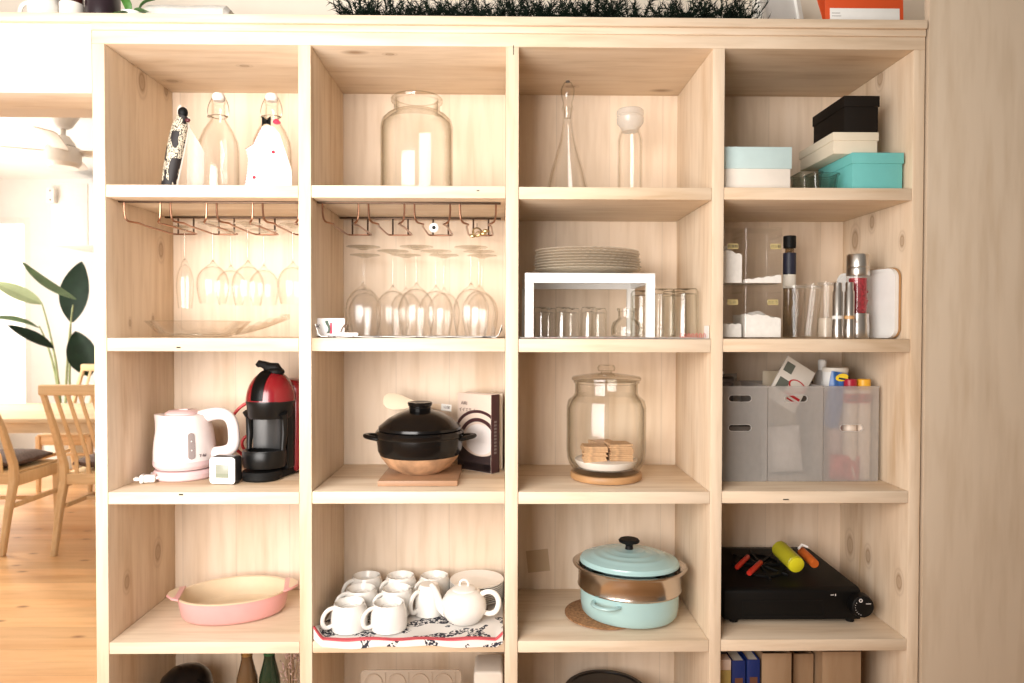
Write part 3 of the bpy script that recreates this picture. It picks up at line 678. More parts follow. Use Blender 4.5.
# standing wine glasses
grp = 'wine glasses standing upside down on the towel'
hh = wz(247, .07)-zt2
w0 = wine_glass('upside-down wine glass in the front row, nearest the printed card', (wx(363.5, .075, 300), .075, zt2), hh, .044, .040, .118, grp)
for px, y, lb in ((416.5, .07, 'upside-down wine glass in the middle of the front row'), (471, .075, 'upside-down wine glass in the front row under the brass charms'),
                  (393, .165, 'upside-down wine glass in the second row, behind the gap of the front glasses'), (436, .165, 'upside-down wine glass in the second row, third from the second upright'), (479, .168, 'upside-down wine glass in the second row by the third upright'),
                  (365, .262, 'upside-down wine glass at the back panel behind the one nearest the card'), (406, .262, 'upside-down wine glass at the back panel, second from the second upright'), (444, .262, 'upside-down wine glass at the back panel, behind the middle of the front row'), (482, .264, 'upside-down wine glass at the back panel by the third upright')):
    dup(w0, (wx(px, y, 300), y, zt2), lb)

# liner paper with red scribbles + stand + plates + tumblers
t = thing('shelf_liner', 'white paper liner with red and black scribbles under the tumblers', 'liner', ((.0375+.4857)/2, .16, z2))
MB().box(-.221, .221, -.156, .155, .0004, .0012).box(.2195, .2215, -.150, -.118, .0004, .030).build('paper', mat('liner_white', (.84, .79, .75), .8), t)
m = MB()
for k in range(34):
    x = -.21+.42*random.random(); yy = -.155+.05*random.random()
    m.tube([(x, yy, .0014), (x+random.uniform(-.01, .01), yy+.008, .0014), (x+random.uniform(-.012, .012), yy-.004+.01, .0014)], .0009, 5, flat=.4)
for k in range(7):
    x = .155+.009*k; m.tube(bez((x, -.15, .002), (x-.004, -.151, .016), (x+.006, -.151, .014), (x+.004, -.15, .002), 6), .0008, 5)
m.build('red_scribbles', mat('scribble_red', (.62, .12, .12), .8), t, kind='stuff')
z2l = z2+.0024
y = .015
xa, xb = wx(525, y, 300), wx(655, y, 300); zt = wz(274, y)
t = thing('shelf_riser', 'white metal riser standing on the liner with glass plates on it', 'riser', ((xa+xb)/2, y, z2l))
W = (xb-xa)/2; H = zt-z2l; bw_ = .020
wr = mat('white_enamel', (.86, .84, .81), .35)
for yy in (0, .25): MB().frame([(-W, 0), (W, 0), (W, H), (-W, H)], [(-W+bw_, -.00001), (W-bw_, -.00001), (W-bw_, H-bw_), (-W+bw_, H-bw_)], .014, T(0, yy, 0)).build('leg_frame', wr, t)
MB().box(-W, W, 0, .264, H, H+.003, .0008).box(-W, -W+.012, .0141, .2499, H-.02, H-.0001).box(W-.012, W, .0141, .2499, H-.02, H-.0001).build('top_plate', wr, t)
zs = z2l+H+.0035
pg = milky('fluted_glass', (.80, .72, .60), .5, .2)
x = wx(587, .145, 262); gp = 'fluted glass plates stacked on the white riser'
R = .132
def plate(label, z):
    t = thing('glass_plate', label, 'plate', (x, .140, z), group=gp)
    MB().lathe([(0, 0), (R*.5, 0), (R*.62, .002), (R*.9, .0125), (R, .0155), (R+.001, .0175), (R-.004, .0175), (R*.88, .0155), (R*.6, .0045), (0, .003)], 96, sy=.82, fl=.012, fn=48).build('dish', pg, t, ang=25)
    return t
p0 = plate('lowest fluted glass plate of the stack on the white riser', zs)
ordn = ['second', 'third', 'fourth', 'fifth', 'sixth', 'seventh']
for k in range(1, 8):
    dup(p0, (x+.0015*math.sin(k*2.3), .140, zs+.0066*k), 'topmost fluted glass plate of the stack on the white riser' if k == 7 else ordn[k-1]+' fluted glass plate from the bottom of the riser stack', rz=k*.05)
# tumblers (upside down)
def tumbler(label, loc, r0, r1, h, group):
    """r0 = radius on the shelf (mouth), r1 = radius at the top (base)"""
    t = thing('tumbler', label, 'glass', loc, group=group)
    MB().lathe([(r0-.0018, 0), (r0, 0), (r1+.001, h-.006), (r1-.002, h), (r1*.5, h), (0, h-.003), (0, h-.009), (r1*.6, h-.010), (r1-.003, h-.012)]+[(r0-.0022, .002)], 40).build('body', G2 if r1 > .03 else G1, t)
    MB().lathe([(r1*.35, h-.0005), (r1-.003, h-.0005), (r1-.0035, h+.0012), (r1*.35, h+.0008)], 32).build('base_ring', G2, t)
    return t
g_ = 'small tumblers upside down under the riser'
hs_ = wz(307.5, .075)-z2l
t0 = tumbler('small upside-down tumbler under the riser, beside its nearest leg to the third upright', (wx(542, .07, 320), .075, z2l), .0215, .0195, hs_, g_)
for px, y, lb in ((563, .07, 'small upside-down tumbler under the riser, second in the front row'), (589, .062, 'small upside-down tumbler under the riser, next to the round bottle'),
                  (549, .15, 'small upside-down tumbler deeper under the riser, behind the first two'), (572, .15, 'small upside-down tumbler deeper under the riser, in the middle'), (599, .15, 'small upside-down tumbler deeper under the riser, behind the round bottle')):
    dup(t0, (wx(px, y, 320), y, z2l), lb)
y = .07
t = thing('glass_bottle', 'small squat round-shouldered glass bottle under the riser', 'bottle', (wx(626.5, y, 320), y, z2l))
hb_ = wz(308, y)-z2l
MB().lathe([(0, 0), (.032, 0), (.036, .004), (.0365, .024), (.032, .036), (.022, .043), (.020, .048), (.020, hb_-.008), (.023, hb_-.006), (.023, hb_), (.019, hb_), (.0165, .046), (.028, .034), (.0325, .024), (.032, .008), (0, .007)], 40).build('body', G2, t)
g_ = 'tall tumblers upside down beside the riser'
hT = wz(289, .10)-z2l
t1 = tumbler('tall upside-down tumbler at the end of the row, nearest the fourth upright', (wx(685, .085, 315), .085, z2l), .0325, .0305, hT, g_)
for px, y, lb in ((662, .10, 'tall upside-down tumbler beside the riser leg'), (643, .175, 'tall upside-down tumbler partly behind the riser leg'), (674, .20, 'tall upside-down tumbler at the back panel')):
    dup(t1, (wx(px, y, 315), y, z2l), lb)

# canisters
lab_m = mat('masking_tape_label', (.50, .40, .18), .8)
powder = mat('white_powder', (.84, .81, .77), .95, var=.04, vscale=120, bump=.5)
def canister(label, x0, x1, y0, y1, za, h, fill, slope, txt, lx, heap=.0):
    w, d = x1-x0, y1-y0
    t = thing('canister', label, 'canister', ((x0+x1)/2, (y0+y1)/2, za), group='clear square canisters')
    def shell(wd, dp, z0, z1_, th, rad, closed_top=False):
        bm = bmesh.new(); o = rrect(wd, dp, rad, 4); i = rrect(wd-2*th, dp-2*th, max(.001, rad-th), 4); n = len(o)
        def ring(p, z): return [bm.verts.new((a, b_, z)) for a, b_ in p]
        Rg = [ring(o, z0), ring(o, z1_), ring(i, z1_), ring(i, z0+th)]
        for A, B in zip(Rg, Rg[1:]):
            for k in range(n): bm.faces.new((A[k], A[(k+1) % n], B[(k+1) % n], B[k]))
        bm.faces.new(Rg[0]); bm.faces.new(Rg[-1]); bmesh.ops.recalc_face_normals(bm, faces=bm.faces); return bm
    b = MB(); b._add(shell(w, d, 0, h-.018, .002, .006)); b.build('body', PC, t)
    b = MB(); q = shell(w+.002, d+.002, -.020, 0, .0025, .007); bmesh.ops.scale(q, vec=(1, 1, -1), verts=q.verts); bmesh.ops.translate(q, vec=(0, 0, h-.020), verts=q.verts); bmesh.ops.recalc_face_normals(q, faces=q.faces)
    b._add(q); b.build('lid', PC, t)
    wi, di = w-.005, d-.005; n = 14
    bm = bmesh.new(); top = {}; bot = {}
    for i in range(n+1):
        for j in range(n+1):
            u, v = i/n, j/n; z = fill+slope*(u-.5)+heap*math.exp(-((u-.45)**2+(v-.3)**2)*14)+.0015*math.sin(u*23+v*9)
            top[i, j] = bm.verts.new(((u-.5)*wi, (v-.5)*di, max(.0026, z))); bot[i, j] = bm.verts.new(((u-.5)*wi, (v-.5)*di, .0023))
    for i in range(n):
        for j in range(n):
            bm.faces.new((top[i, j], top[i+1, j], top[i+1, j+1], top[i, j+1])); bm.faces.new((bot[i, j], bot[i, j+1], bot[i+1, j+1], bot[i+1, j]))
        for a, b_ in (((i, 0), (i+1, 0)), ((i+1, n), (i, n)), ((0, i+1), (0, i)), ((n, i), (n, i+1))): bm.faces.new((bot[a], bot[b_], top[b_], top[a]))
    bmesh.ops.recalc_face_normals(bm, faces=bm.faces); b = MB(); b._add(bm); b.build('powder', powder, t, kind='stuff')
    lw = .026
    lb = MB().box(lx-lw/2, lx+lw/2, -d/2-.0016, -d/2-.0010, h*.66-.006, h*.66+.007).build('label', lab_m, t)
    MB().text(txt, .0085, front(lx, -d/2-.0018, h*.66), .0002).build('writing', ink, lb)
    return t
y0, y1 = .06, .155
hc1 = wz(283, y0)-z2-.001; zc2 = z2+hc1+.001; hc2 = wz(226.5, y0)-zc2
a0, a1 = wx(757, y0, 300), wx(782.5, y0, 300); c0, c1 = .5165, wx(743, y0, 300)
a0 = wx(744, y0, 300)+.001
canister('lower clear canister half full of white powder, next to the empty tilted jar', a0, a1, y0, y1, z2+.0005, hc1, .052, -.008, 'さとう', .022, .014)
canister('lower clear canister with a tape label, tight against the fourth upright', c0, c1, y0, y1, z2+.0005, hc1, .034, .0, 'しお', .006)
canister('upper clear canister with a little sloping powder, next to the dark-capped bottle', a0, a1, y0, y1, zc2, hc2, .016, .012, 'パン粉', .028)
canister('upper clear canister mostly full of powder, tight against the fourth upright', c0, c1, y0, y1, zc2, hc2, .074, -.006, '片栗粉', .006, .02)
# dark capped bottle behind
y = .215
t = thing('sauce_bottle', 'slim glass bottle with a black cap behind the stacked canisters', 'bottle', (wx(789.5, y, 260), y, z2+.0005))
hB = wz(235, y)-z2; 
MB().lathe([(0, 0), (.014, 0), (.0155, .003), (.0155, hB-.06), (.012, hB-.045), (.011, hB-.03), (.009, hB-.03), (.010, hB-.045), (.0135, hB-.062), (.0135, .005), (0, .005)], 28).build('bottle', glass('amber_tint', (.75, .70, .62), (.35, .30, .24), 1), t)
MB().lathe([(0, hB-.032), (.0155, hB-.032), (.016, hB-.028), (.016, hB-.002), (.0145, hB), (0, hB)], 28).build('cap', blackm, t)
MB().lathe([(.0158, hB-.10), (.0164, hB-.10), (.0164, hB-.045), (.0158, hB-.045)], 28).build('dark_label', mat('navy_label', (.016, .018, .04), .5), t)
MB().lathe([(0, .006), (.0128, .006), (.0128, .12), (0, .12)], 20).build('contents', mat('sesame', (.50, .40, .28), .9, var=.3, vscale=150), t)
MB().lathe([(.0158, .13), (.0164, .13), (.0164, .165), (.0158, .165)], 28).build('paper_label', mat('label_white', None), t)
# tilted clear jars
def jar_thin(label, loc, rot, r, h, fill=None):
    t = thing('clear_jar', label, 'jar', loc, rot=rot)
    MB().lathe([(0, 0), (r-.002, 0), (r, .002), (r, h-.012), (r+.001, h-.012), (r+.001, h), (r-.002, h), (r-.002, .003), (0, .003)], 40).build('body', PC, t)
    MB().lathe([(0, h-.008), (r-.0025, h-.008), (r-.0025, h-.003), (0, h-.003)], 36).build('lid', milky('frost_lid', (.78, .76, .72), .72), t)
    if fill:
        MB().lathe([(0, .0034), (r-.003, .0034), (r-.003, fill), (0, fill+.002)], 32).build('contents', mat('beige_grain', (.62, .52, .42), .9, var=.12, vscale=200), t)
    return t
y = .11
jar_thin('empty clear jar standing upright between the canisters and the tilted jar', (wx(795, .13, 320), .13, z2+.0005), (0, 0, 0), .0255, wz(284, .13)-z2)
jar_thin('empty clear jar tilted to one side, beside the jar of beige grains', (wx(808, .085, 338), .085, z2+.004), (0, math.radians(6), 0), .0215, wz(285, .085)-z2)
jar_thin('clear jar with beige grains just behind the slim pepper mill', (wx(826.5, .135, 320), .135, z2+.0005), (0, 0, 0), .0225, wz(281, .135)-z2, .05)
# mills
def mill(label, px, y, r, ptop, big=False):
    h = wz(ptop, y)-z2-.0005
    t = thing('pepper_mill', label, 'pepper mill', (wx(px, y, 310), y, z2+.0005))
    if not big:
        MB().lathe([(0, 0), (r, 0), (r+.0006, .002), (r+.0006, .030), (r, .032), (r, h-.022), (r*.82, h-.019), (r*.82, h-.002), (r*.74, h), (0, h)], 32).build('body', steel, t)
        MB().lathe([(r+.0002, .046), (r+.0010, .046), (r+.0010, .054), (r+.0002, .054)], 32).build('band', mat('band_white', (.80, .78, .74), .3) if px < 840 else mat('band_orange', (.62, .36, .16), .4), t)
    else:
        MB().lathe([(0, 0), (r, 0), (r+.0008, .002), (r+.0008, .038), (r, .040), (r, .060), (0, .060)], 36).build('steel_base', steel, t)
        MB().lathe([(r-.0004, .060), (r, .060), (r, h-.052), (r-.0004, h-.052)], 36).build('clear_tube', G1, t)
        m = MB(); rnd = random.Random(5)
        for k in range(150):
            a = rnd.uniform(0, 2*PI); q = (r-.004)*math.sqrt(rnd.random()); m.ball((q*math.cos(a), q*math.sin(a), .063+(h-.122)*rnd.random()), .0026, n=8)
        m.lathe([(0, .061), (r-.0055, .061), (r-.0055, h-.058), (0, h-.058)], 24)
        m.build('peppercorns', mat('peppercorn_red', (.34, .02, .03), .5, var=.5, vscale=160), t, kind='stuff')
        MB().lathe([(0, h-.052), (r, h-.052), (r+.0008, h-.050), (r+.0008, h-.034), (r, h-.032), (r+.0008, h-.031), (r+.0008, h-.003), (r-.001, h), (0, h)], 36).build('steel_cap', steel, t)
    return t
mill('slim steel mill with a white band', 837.6, .035, .0113, 281.6)
mill('slim steel mill with a small orange mark', 849.3, .035, .0110, 281.2)
mill('tall steel mill with red peppercorns in its clear window', 857.5, .075, .0255, 253.2, True)
# white tray standing on edge along the side panel
p_f = Vector((wx(899, .035, 330), .035, 0)); p_b = Vector((wx(840, .235, 330), .235, 0))
ln = (p_f-p_b).length; ang = math.atan2(p_f.y-p_b.y, p_f.x-p_b.x)
h = wz(267, .04)-z2
t = thing('tray', 'white rounded tray with a wooden rim standing on edge behind the mills', 'tray', ((p_f.x+p_b.x)/2-.0105, (p_f.y+p_b.y)/2, z2+.0014), ang)
oo = rrect(ln, h, .024, 8, 0, h/2); ii = rrect(ln-.016, h-.016, .017, 8, 0, h/2)
MB().prism(ii, .004, T(0, .002, 0)).frame(oo, ii, .010).build('tray_face', mat('tray_white', (.84, .83, .81), .4), t)
MB().frame(rrect(ln+.003, h+.003, .0255, 8, 0, h/2+.0008), rrect(ln-.0005, h-.0005, .0238, 8, 0, h/2), .005, T(0, .0105, 0)).build('wooden_rim', mat('rim_wood', (.44, .24, .10), .5), t, label='tan wooden rim')
# ================================================================== row 3
# kettle
pink = mat('kettle_blush', (.86, .76, .74), .35, coat=.2); pink2 = mat('kettle_pink', (.78, .55, .55), .35, coat=.2)
ck = onz(184, 482.5, z3); y = ck.y+.075; xk = wx(185, y, 450)
t = thing('electric_kettle', 'small pale pink electric kettle on its base beside the square clock', 'kettle', (xk, y, z3))
MB().lathe([(0, 0), (.070, 0), (.074, .004), (.075, .014), (.070, .022), (.060, .024), (0, .024)], 48).build('power_base', pink2, t)
hk = wz(412.5, y)-z3
m = MB()
def kbody(a, z):
    u = (z-.026)/(hk-.026)
    r = .0735-.010*u-.010*u**3+.004*math.sin(u*PI)
    if u < .06: r -= .006*(1-u/.06)
    sp = max(0, math.cos(a-PI))**12*max(0, (u-.60)/.40)**1.2*.023       # spout swelling at the far side of the handle
    return r+sp
bm = bmesh.new(); rings = []
nz_ = 22
for k in range(nz_+1):
    z = .026+(hk-.030)*k/nz_; rings.append([bm.verts.new((kbody(a, z)*math.cos(a), kbody(a, z)*math.sin(a), z)) for a in [2*PI*i/56 for i in range(56)]])
for A, B in zip(rings, rings[1:]):
    for i in range(56): bm.faces.new((A[i], A[(i+1) % 56], B[(i+1) % 56], B[i]))
bm.faces.new(rings[0][::-1]); cap = bm.verts.new((-.006, 0, hk+.002))
for i in range(56): bm.faces.new((rings[-1][i], rings[-1][(i+1) % 56], cap))
bmesh.ops.recalc_face_normals(bm, faces=bm.faces); m._add(bm); m.build('body', pink, t)
bm = bmesh.new(); rings = []
for k in range(9):
    z = .0265+.020*k/8; rings.append([bm.verts.new(((kbody(a, z)+.0007)*math.cos(a), (kbody(a, z)+.0007)*math.sin(a), z)) for a in [2*PI*i/56 for i in range(56)]])
for A, B in zip(rings, rings[1:]):
    for i in range(56): bm.faces.new((A[i], A[(i+1) % 56], B[(i+1) % 56], B[i]))
m = MB(); m._add(bm); m.build('lower_band', pink2, t, label='deeper pink lower band')
MB().lathe([(0, hk-.004), (.040, hk-.003), (.042, hk), (.034, hk+.006), (0, hk+.008)], 36, cx=-.004).box(-.012, .012, -.008, .008, hk+.006, hk+.0095, .003).build('lid', pink2, t)
hp = bez((.038, 0, hk-.014), (.085, 0, hk+.004), (.122, 0, hk+.006), (.124, 0, hk-.050), 12)+bez((.124, 0, hk-.050), (.128, 0, hk-.092), (.120, 0, hk-.104), (.060, 0, hk-.106), 10)[1:]
MB().tube(hp, .0115, 14, rs=[.0145-.003*math.sin(i/22*PI) for i in range(23)], flat=1.25).build('handle', pink, t)
aw = math.radians(-90+12); rw = kbody(aw, .075)
def wpt(a, z, off): r = kbody(a, z)+off; return (r*math.cos(a), r*math.sin(a), z)
def gauge(u, v):
    z_ = (v-.5)*.066; e_ = max(0, abs(z_)-(.033-.0078)); hw_ = math.sqrt(max(1e-8, .0078**2-e_**2)); x_ = (u-.5)*2*hw_
    return wpt(math.radians(-54)+x_/.070, .086+z_, .0014)
m = MB(); m.sheet(gauge, 6, 30, .0010); wmk = m.build('water_gauge', mat('gauge_grey', (.30, .25, .24), .7, spec=.2), t)
m = MB(); p = wpt(math.radians(-54), .094, .0016)
for zc in (.098, .076): m.ball(wpt(math.radians(-54), zc, .0022), .0019, (1, 1, 1), 10)
m.build('level_mark', mat('mark_white', (.75, .70, .68), .5), wmk)
a_ = math.radians(-33); p = wpt(a_, .060, .0006)
MB().text('T-fal', .0105, T(*p) @ Matrix.Rotation(a_+PI/2, 4, 'Z') @ Matrix.Rotation(PI/2, 4, 'X'), .0004).build('logo', mat('logo_dark', (.12, .08, .09), .6), t)
m = MB(); cp = at(146, 476, .098)
cx_, cy_ = cp.x-xk, cp.y-y
m.tube(bez((-.072, -.01, .008), (-.10, -.005, .012), (cx_+.05, cy_+.01, .014), (cx_+.022, cy_+.004, .010)), .0035, 8)
cord = m.build('power_cord', whitep, t)
mt = T(cx_, cy_, .010) @ Matrix.Rotation(math.radians(190), 4, 'Z')
MB().box(-.022, .004, -.009, .009, -.009, .009, .003, mtx=mt).box(.004, .012, -.0115, .0115, -.010, .010, .002, mtx=mt).build('plug', whitep, cord)
MB().box(.012, .026, -.007, -.0055, -.004, .004, mtx=mt).box(.012, .026, .0055, .007, -.004, .004, mtx=mt).build('plug_prongs', steel, cord)
# clock
cc = onz(222, 484.5, z3); w = .0665
t = thing('digital_clock', 'small square white digital clock with rounded corners before the kettle', 'clock', (cc.x, cc.y+.002, z3), math.radians(-7))
MB().prism(rrect(w, w, .009, 6, 0, w/2), .030, T(0, .002, 0), .0015).build('back_case', mat('clock_black', (.02, .02, .022), .35), t)
MB().prism(rrect(w-.002, w-.002, .0085, 6, 0, w/2), .003, T(0, -.001, 0), .0008).build('face', mat('clock_white', (.86, .85, .83), .35), t)
MB().box(-.0165, .0165, -.0016, -.0008, .0155, .0475, .0003).build('display', mat('lcd_grey', (.30, .31, .25), .3), t)
MB().box(-.0155, .0155, -.0019, -.0014, .0165, .026).build('display_band', mat('lcd_dim', (.24, .26, .19), .3), t)
m = MB()
m.text('C', .0055, front(.0245, -.0013, w/2)).text('+', .006, front(-.0245, -.0013, w/2)).text('1', .006, front(-.001, -.0013, w*.84)).text('-', .006, front(0, -.0013, w*.14))
m.build('button_marks', mat('mark_grey', (.42, .42, .42), .6), t)
# capsule coffee machine
cm = onz(268, 483.8, z3); rzm = math.radians(-15)
t = thing('coffee_machine', 'red and black capsule coffee machine with a red cord', 'coffee machine', (wx(273.5, .19, 420), .190, z3), rzm)
redm = mat('machine_red', (.19, .004, .010), .25, coat=.4)
Hm = wz(367, .16)-z3
MB().lathe([(0, 0), (.046, 0), (.050, .004), (.051, .014), (.046, .022), (0, .022)], 40, cy=-.052, sy=.95).box(-.046, .046, -.05, .075, .0, .020, .006).build('foot', blackm, t)
# black column with a rounded front shell and recess
bk = mat('machine_black', (.0045, .0045, .0045), .32, spec=.3)
prof = [(-.050, .018), (.050, .018), (.052, .12), (.053, Hm-.10), (-.053, Hm-.10), (-.052, .12)]
MB().prism(prof, .032, T(0, -.012, 0), .006, 3).build('back_column', bk, t)
def cradle(th): return [(.060*math.sin(a), .012-.066*math.cos(a)) for a in th]
m = MB(); m.lathe([(.040, .030), (.051, .030), (.0545, .040), (.0545, .066), (.052, .072), (.041, .072), (.041, .060), (0, .058), (0, .034), (.040, .034)], 40, cy=-.040, sy=.95)
m.build('drip_tray', bk, t)
for sgn in (-1, 1):
    MB().tube([(sgn*.048, -.035, .066), (sgn*.049, -.030, .11), (sgn*.050, -.030, .15), (sgn*.050, -.038, Hm-.115)], .0085, 12, rs=[.006, .0085, .009, .012]).build('side_arm', bk, t)
MB().sheet(lambda u, v: (-.044+.088*u, -.010-.014*abs(2*u-1)**2.2, .070+(Hm-.19)*v+.0), 18, 10, .003).build('back_splash', mat('splash_satin', (.06, .06, .06), .28, .5), t)
hz = Hm-.088
MB().lathe([(0, hz-.036), (.020, hz-.034), (.022, hz-.012), (0, hz-.010)], 24, cy=-.045).build('nozzle', blackm, t)
MB().lathe([(0, hz-.042), (.052, hz-.042), (.055, hz-.036), (.0565, hz-.012), (.0590, hz-.002), (.0585, hz+.002), (0, hz+.002)], 44, cy=-.012, sy=1.08).build('head_collar', bk, t)
# domed head: red shell
m = MB()
dome = [(.0605*math.cos(q), hz+.001+.078*math.sin(q)) for q in [i/12*PI/2 for i in range(13)]]; dome[-1] = (0, hz+.079)
m.lathe([(0, hz+.0005)]+dome, 48, cy=-.010, sy=1.05)
m.build('red_dome', redm, t)
bm = bmesh.new(); st = []
for i in range(25):
    q = math.radians(2)+math.radians(150)*i/24; row = []
    for s in range(7):
        x = -.017+.034*s/6-.001; R1 = math.sqrt(max(1e-6, 1-(x/.0605)**2)); row.append(bm.verts.new((x, -.010-.0642*R1*math.cos(q)*1.005, hz+.002+.0795*R1*math.sin(q))))
    st.append(row)
for A, B in zip(st, st[1:]):
    for s in range(6): bm.faces.new((A[s], A[s+1], B[s+1], B[s]))
bmesh.ops.solidify(bm, geom=list(bm.faces), thickness=-.0022); bmesh.ops.recalc_face_normals(bm, faces=bm.faces)
m = MB(); m._add(bm); m.build('black_stripe', bk, t)
# red rear shell running down to the foot
MB().prism([(-.052, .004), (.056, .004), (.057, .06), (.058, Hm-.10), (.057, hz+.03), (.042, hz+.052), (-.042, hz+.052), (-.056, hz+.03), (-.053, Hm-.10), (-.053, .06)], .078, T(0, .0202, 0), .012, 4).build('red_rear_shell', redm, t)
m = MB(); zt_ = hz+.078
m.tube([(.030, -.006, zt_-.008), (.014, -.010, zt_+.004), (-.006, -.012, zt_+.006), (-.018, -.014, zt_+.014), (-.030, -.016, zt_+.017), (-.036, -.016, zt_+.011)], .01, 14, rs=[.006, .012, .011, .0075, .007, .005], flat=1.3)
m.ball((.012, -.010, zt_-.004), .024, (1, .9, .5), 18)
m.build('lever', blackm, t)
m = MB()
m.tube(bez((-.055, .06, .190), (-.10, .02, .195), (-.140, .01, .15), (-.138, .01, .11), 12)+bez((-.138, .01, .11), (-.135, .01, .05), (-.10, .03, .02), (-.05, .07, .03), 10)[1:], .0042, 10)
m.tube(bez((-.055, .05, .095), (-.085, .025, .105), (-.118, .02, .090), (-.104, .02, .062), 10)+bez((-.104, .02, .062), (-.095, .02, .045), (-.075, .04, .045), (-.055, .06, .055), 8)[1:], .0040, 10)
m.build('cord', mat('cord_red', (.50, .02, .02), .4), t)

# clay pot on its board
bd = mat('board_wood', (.36, .20, .11), .5, var=.12, vscale=14)
zb_ = z3+.0005; xl, xr_ = onz(378, 486, z3).x, onz(457.5, 486, z3).x; yf = onz(418, 486.5, z3).y
t = MB().box(-(xr_-xl)/2, (xr_-xl)/2, 0, .20, 0, .013, .001).build('trivet_board', bd, loc=((xl+xr_)/2, yf, zb_)); tag(t, 'square brown wooden board under the black clay pot', 'board')
y = .162; zp = zb_+.0135; xc = wx(420, y, 440)
glz = mat('black_glaze', (.0045, .004, .004), .2, spec=.3, coat=.05)
t = thing('clay_pot', 'black glazed clay rice pot with domed lid and bare tan foot', 'pot', (xc, y, zp))
zr_ = wz(437, y-.10)-zp; zt_ = wz(402, y)-zp; zb2 = wz(459.5, y-.09)-zp
MB().lathe([(0, 0), (.052, 0), (.056, .003), (.080, .016), (.098, zb2-.006), (.101, zb2), (.090, zb2), (0, zb2)], 56).build('bare_foot', mat('bare_clay', (.42, .24, .13), .7, var=.4, vscale=26, bump=.3), t, label='tan unglazed clay foot')
MB().lathe([(0, zb2), (.1010, zb2-.001), (.1060, zb2+.010), (.1085, zr_-.020), (.1085, zr_-.013), (.1115, zr_-.009), (.1120, zr_-.001), (.108, zr_+.004), (.098, zr_+.002), (0, zr_+.002)], 64).build('pot_body', glz, t)
lid = MB().lathe([(0, zr_+.003), (.1005, zr_+.003), (.1045, zr_+.007), (.104, zr_+.013), (.0975, zr_+.018), (.080, zt_-.041), (.055, zt_-.028), (.030, zt_-.019), (0, zt_-.018)], 64).build('lid', glz, t)
MB().lathe([(0, zt_-.020), (.027, zt_-.020), (.0285, zt_-.014), (.027, zt_-.011), (.030, zt_-.009), (.0315, zt_-.003), (.030, zt_), (.026, zt_-.001), (0, zt_-.004)], 40).build('knob', glz, lid)
for s in (-1, 1):
    a = math.radians(8)
    c, sn = math.cos(a)*s, -math.sin(a)*s
    pts = bez((s*.100, -.026, zr_-.017), (s*.150, -.022, zr_-.010), (s*.150, .022, zr_-.010), (s*.100, .026, zr_-.017), 14)
    MB().tube(pts, .0075, 12, flat=.8).build('handle', glz, t)
# rice paddle lying on the lid behind the knob
pw2 = mat('pale_wood', (.72, .58, .43), .6)
pa = Vector((wx(397, .225, 402), .222, wz(402, .22))); pb = Vector((wx(452, .262, 408), .262, wz(408.5, .262)))
dv = pb-pa; ln = dv.length
t = thing('rice_paddle', 'pale wooden rice paddle lying across the pot lid behind its knob', 'rice paddle', pa)
ex = dv.normalized(); ey = ex.cross(Vector((0, -.45, 1))).normalized(); ez = ex.cross(ey)
pd = [(-.036, 0), (-.034, .012), (-.024, .021), (-.008, .0235), (.014, .020), (.040, .011), (.062, .0075), (ln, .0085), (ln, -.0085), (.062, -.0075), (.040, -.011), (.014, -.020), (-.008, -.0235), (-.024, -.021), (-.034, -.012)]
Mx = Matrix((ex, -ez if ez.y > 0 else ez, Vector((0, 0, 0)))).to_3x3() if False else None
nrm = ex.cross(Vector((0, 0, 1))).normalized(); upv = nrm.cross(ex).normalized()
if upv.z < 0: upv = -upv
tilt = math.radians(28); u2 = upv*math.cos(tilt)+Vector((0, 1, 0))*math.sin(tilt); u2 = (u2-ex*u2.dot(ex)).normalized(); n2 = ex.cross(u2)
if n2.y < 0: n2 = -n2
mp = Matrix((ex, n2, u2)).transposed().to_4x4()
MB().prism(pd[::-1], .004, mp, .0012).build('blade', pw2, t)
m = MB().box(ln-.030, ln-.002, -.0022, -.0006, -.0095, .0095, .0002, mtx=mp); lb = m.build('paper_tag', mat('paper_white', None), t, label='white paper tag at the grip')
MB().text('山桜', .009, mp @ front(ln-.015, -.0026, 0), .0003).build('tag_writing', ink, lb)
# books
def book(label, cx, cy, w, th, h, rz, cover, spine, pages, nm='book'):
    """front cover faces -y, spine at +x"""
    t = thing(nm, label, 'book', (cx, cy, z3+.0003), rz)
    MB().box(-w, -.003, .0022, th-.0022, .003, h-.003).build('pages', pages, t)
    MB().box(-w-.002, 0, 0, .0022, 0, h, .0004).build('front_cover', cover, t)
    MB().box(-w-.002, 0, th-.0022, th, 0, h, .0004).build('back_cover', cover, t)
    MB().box(-.0025, .0002, .0001, th-.0001, 0, h, .0004).build('spine', spine, t)
    return t
pgm = mat('book_pages', (.74, .66, .54), .9)
pc = onz(491.5, 473, z3); rz = math.radians(-40)
hb_ = .205
maroon_d = mat('book_maroon', (.045, .012, .014), .5)
t = book('cookbook with a beige cover of brown arcs and a dark spine, standing behind the pot', pc.x-.001, pc.y-.012, .118, .034, hb_, rz, mat('cover_beige', (.60, .48, .40), .5), maroon_d, pgm)
m = MB(); wC = .118
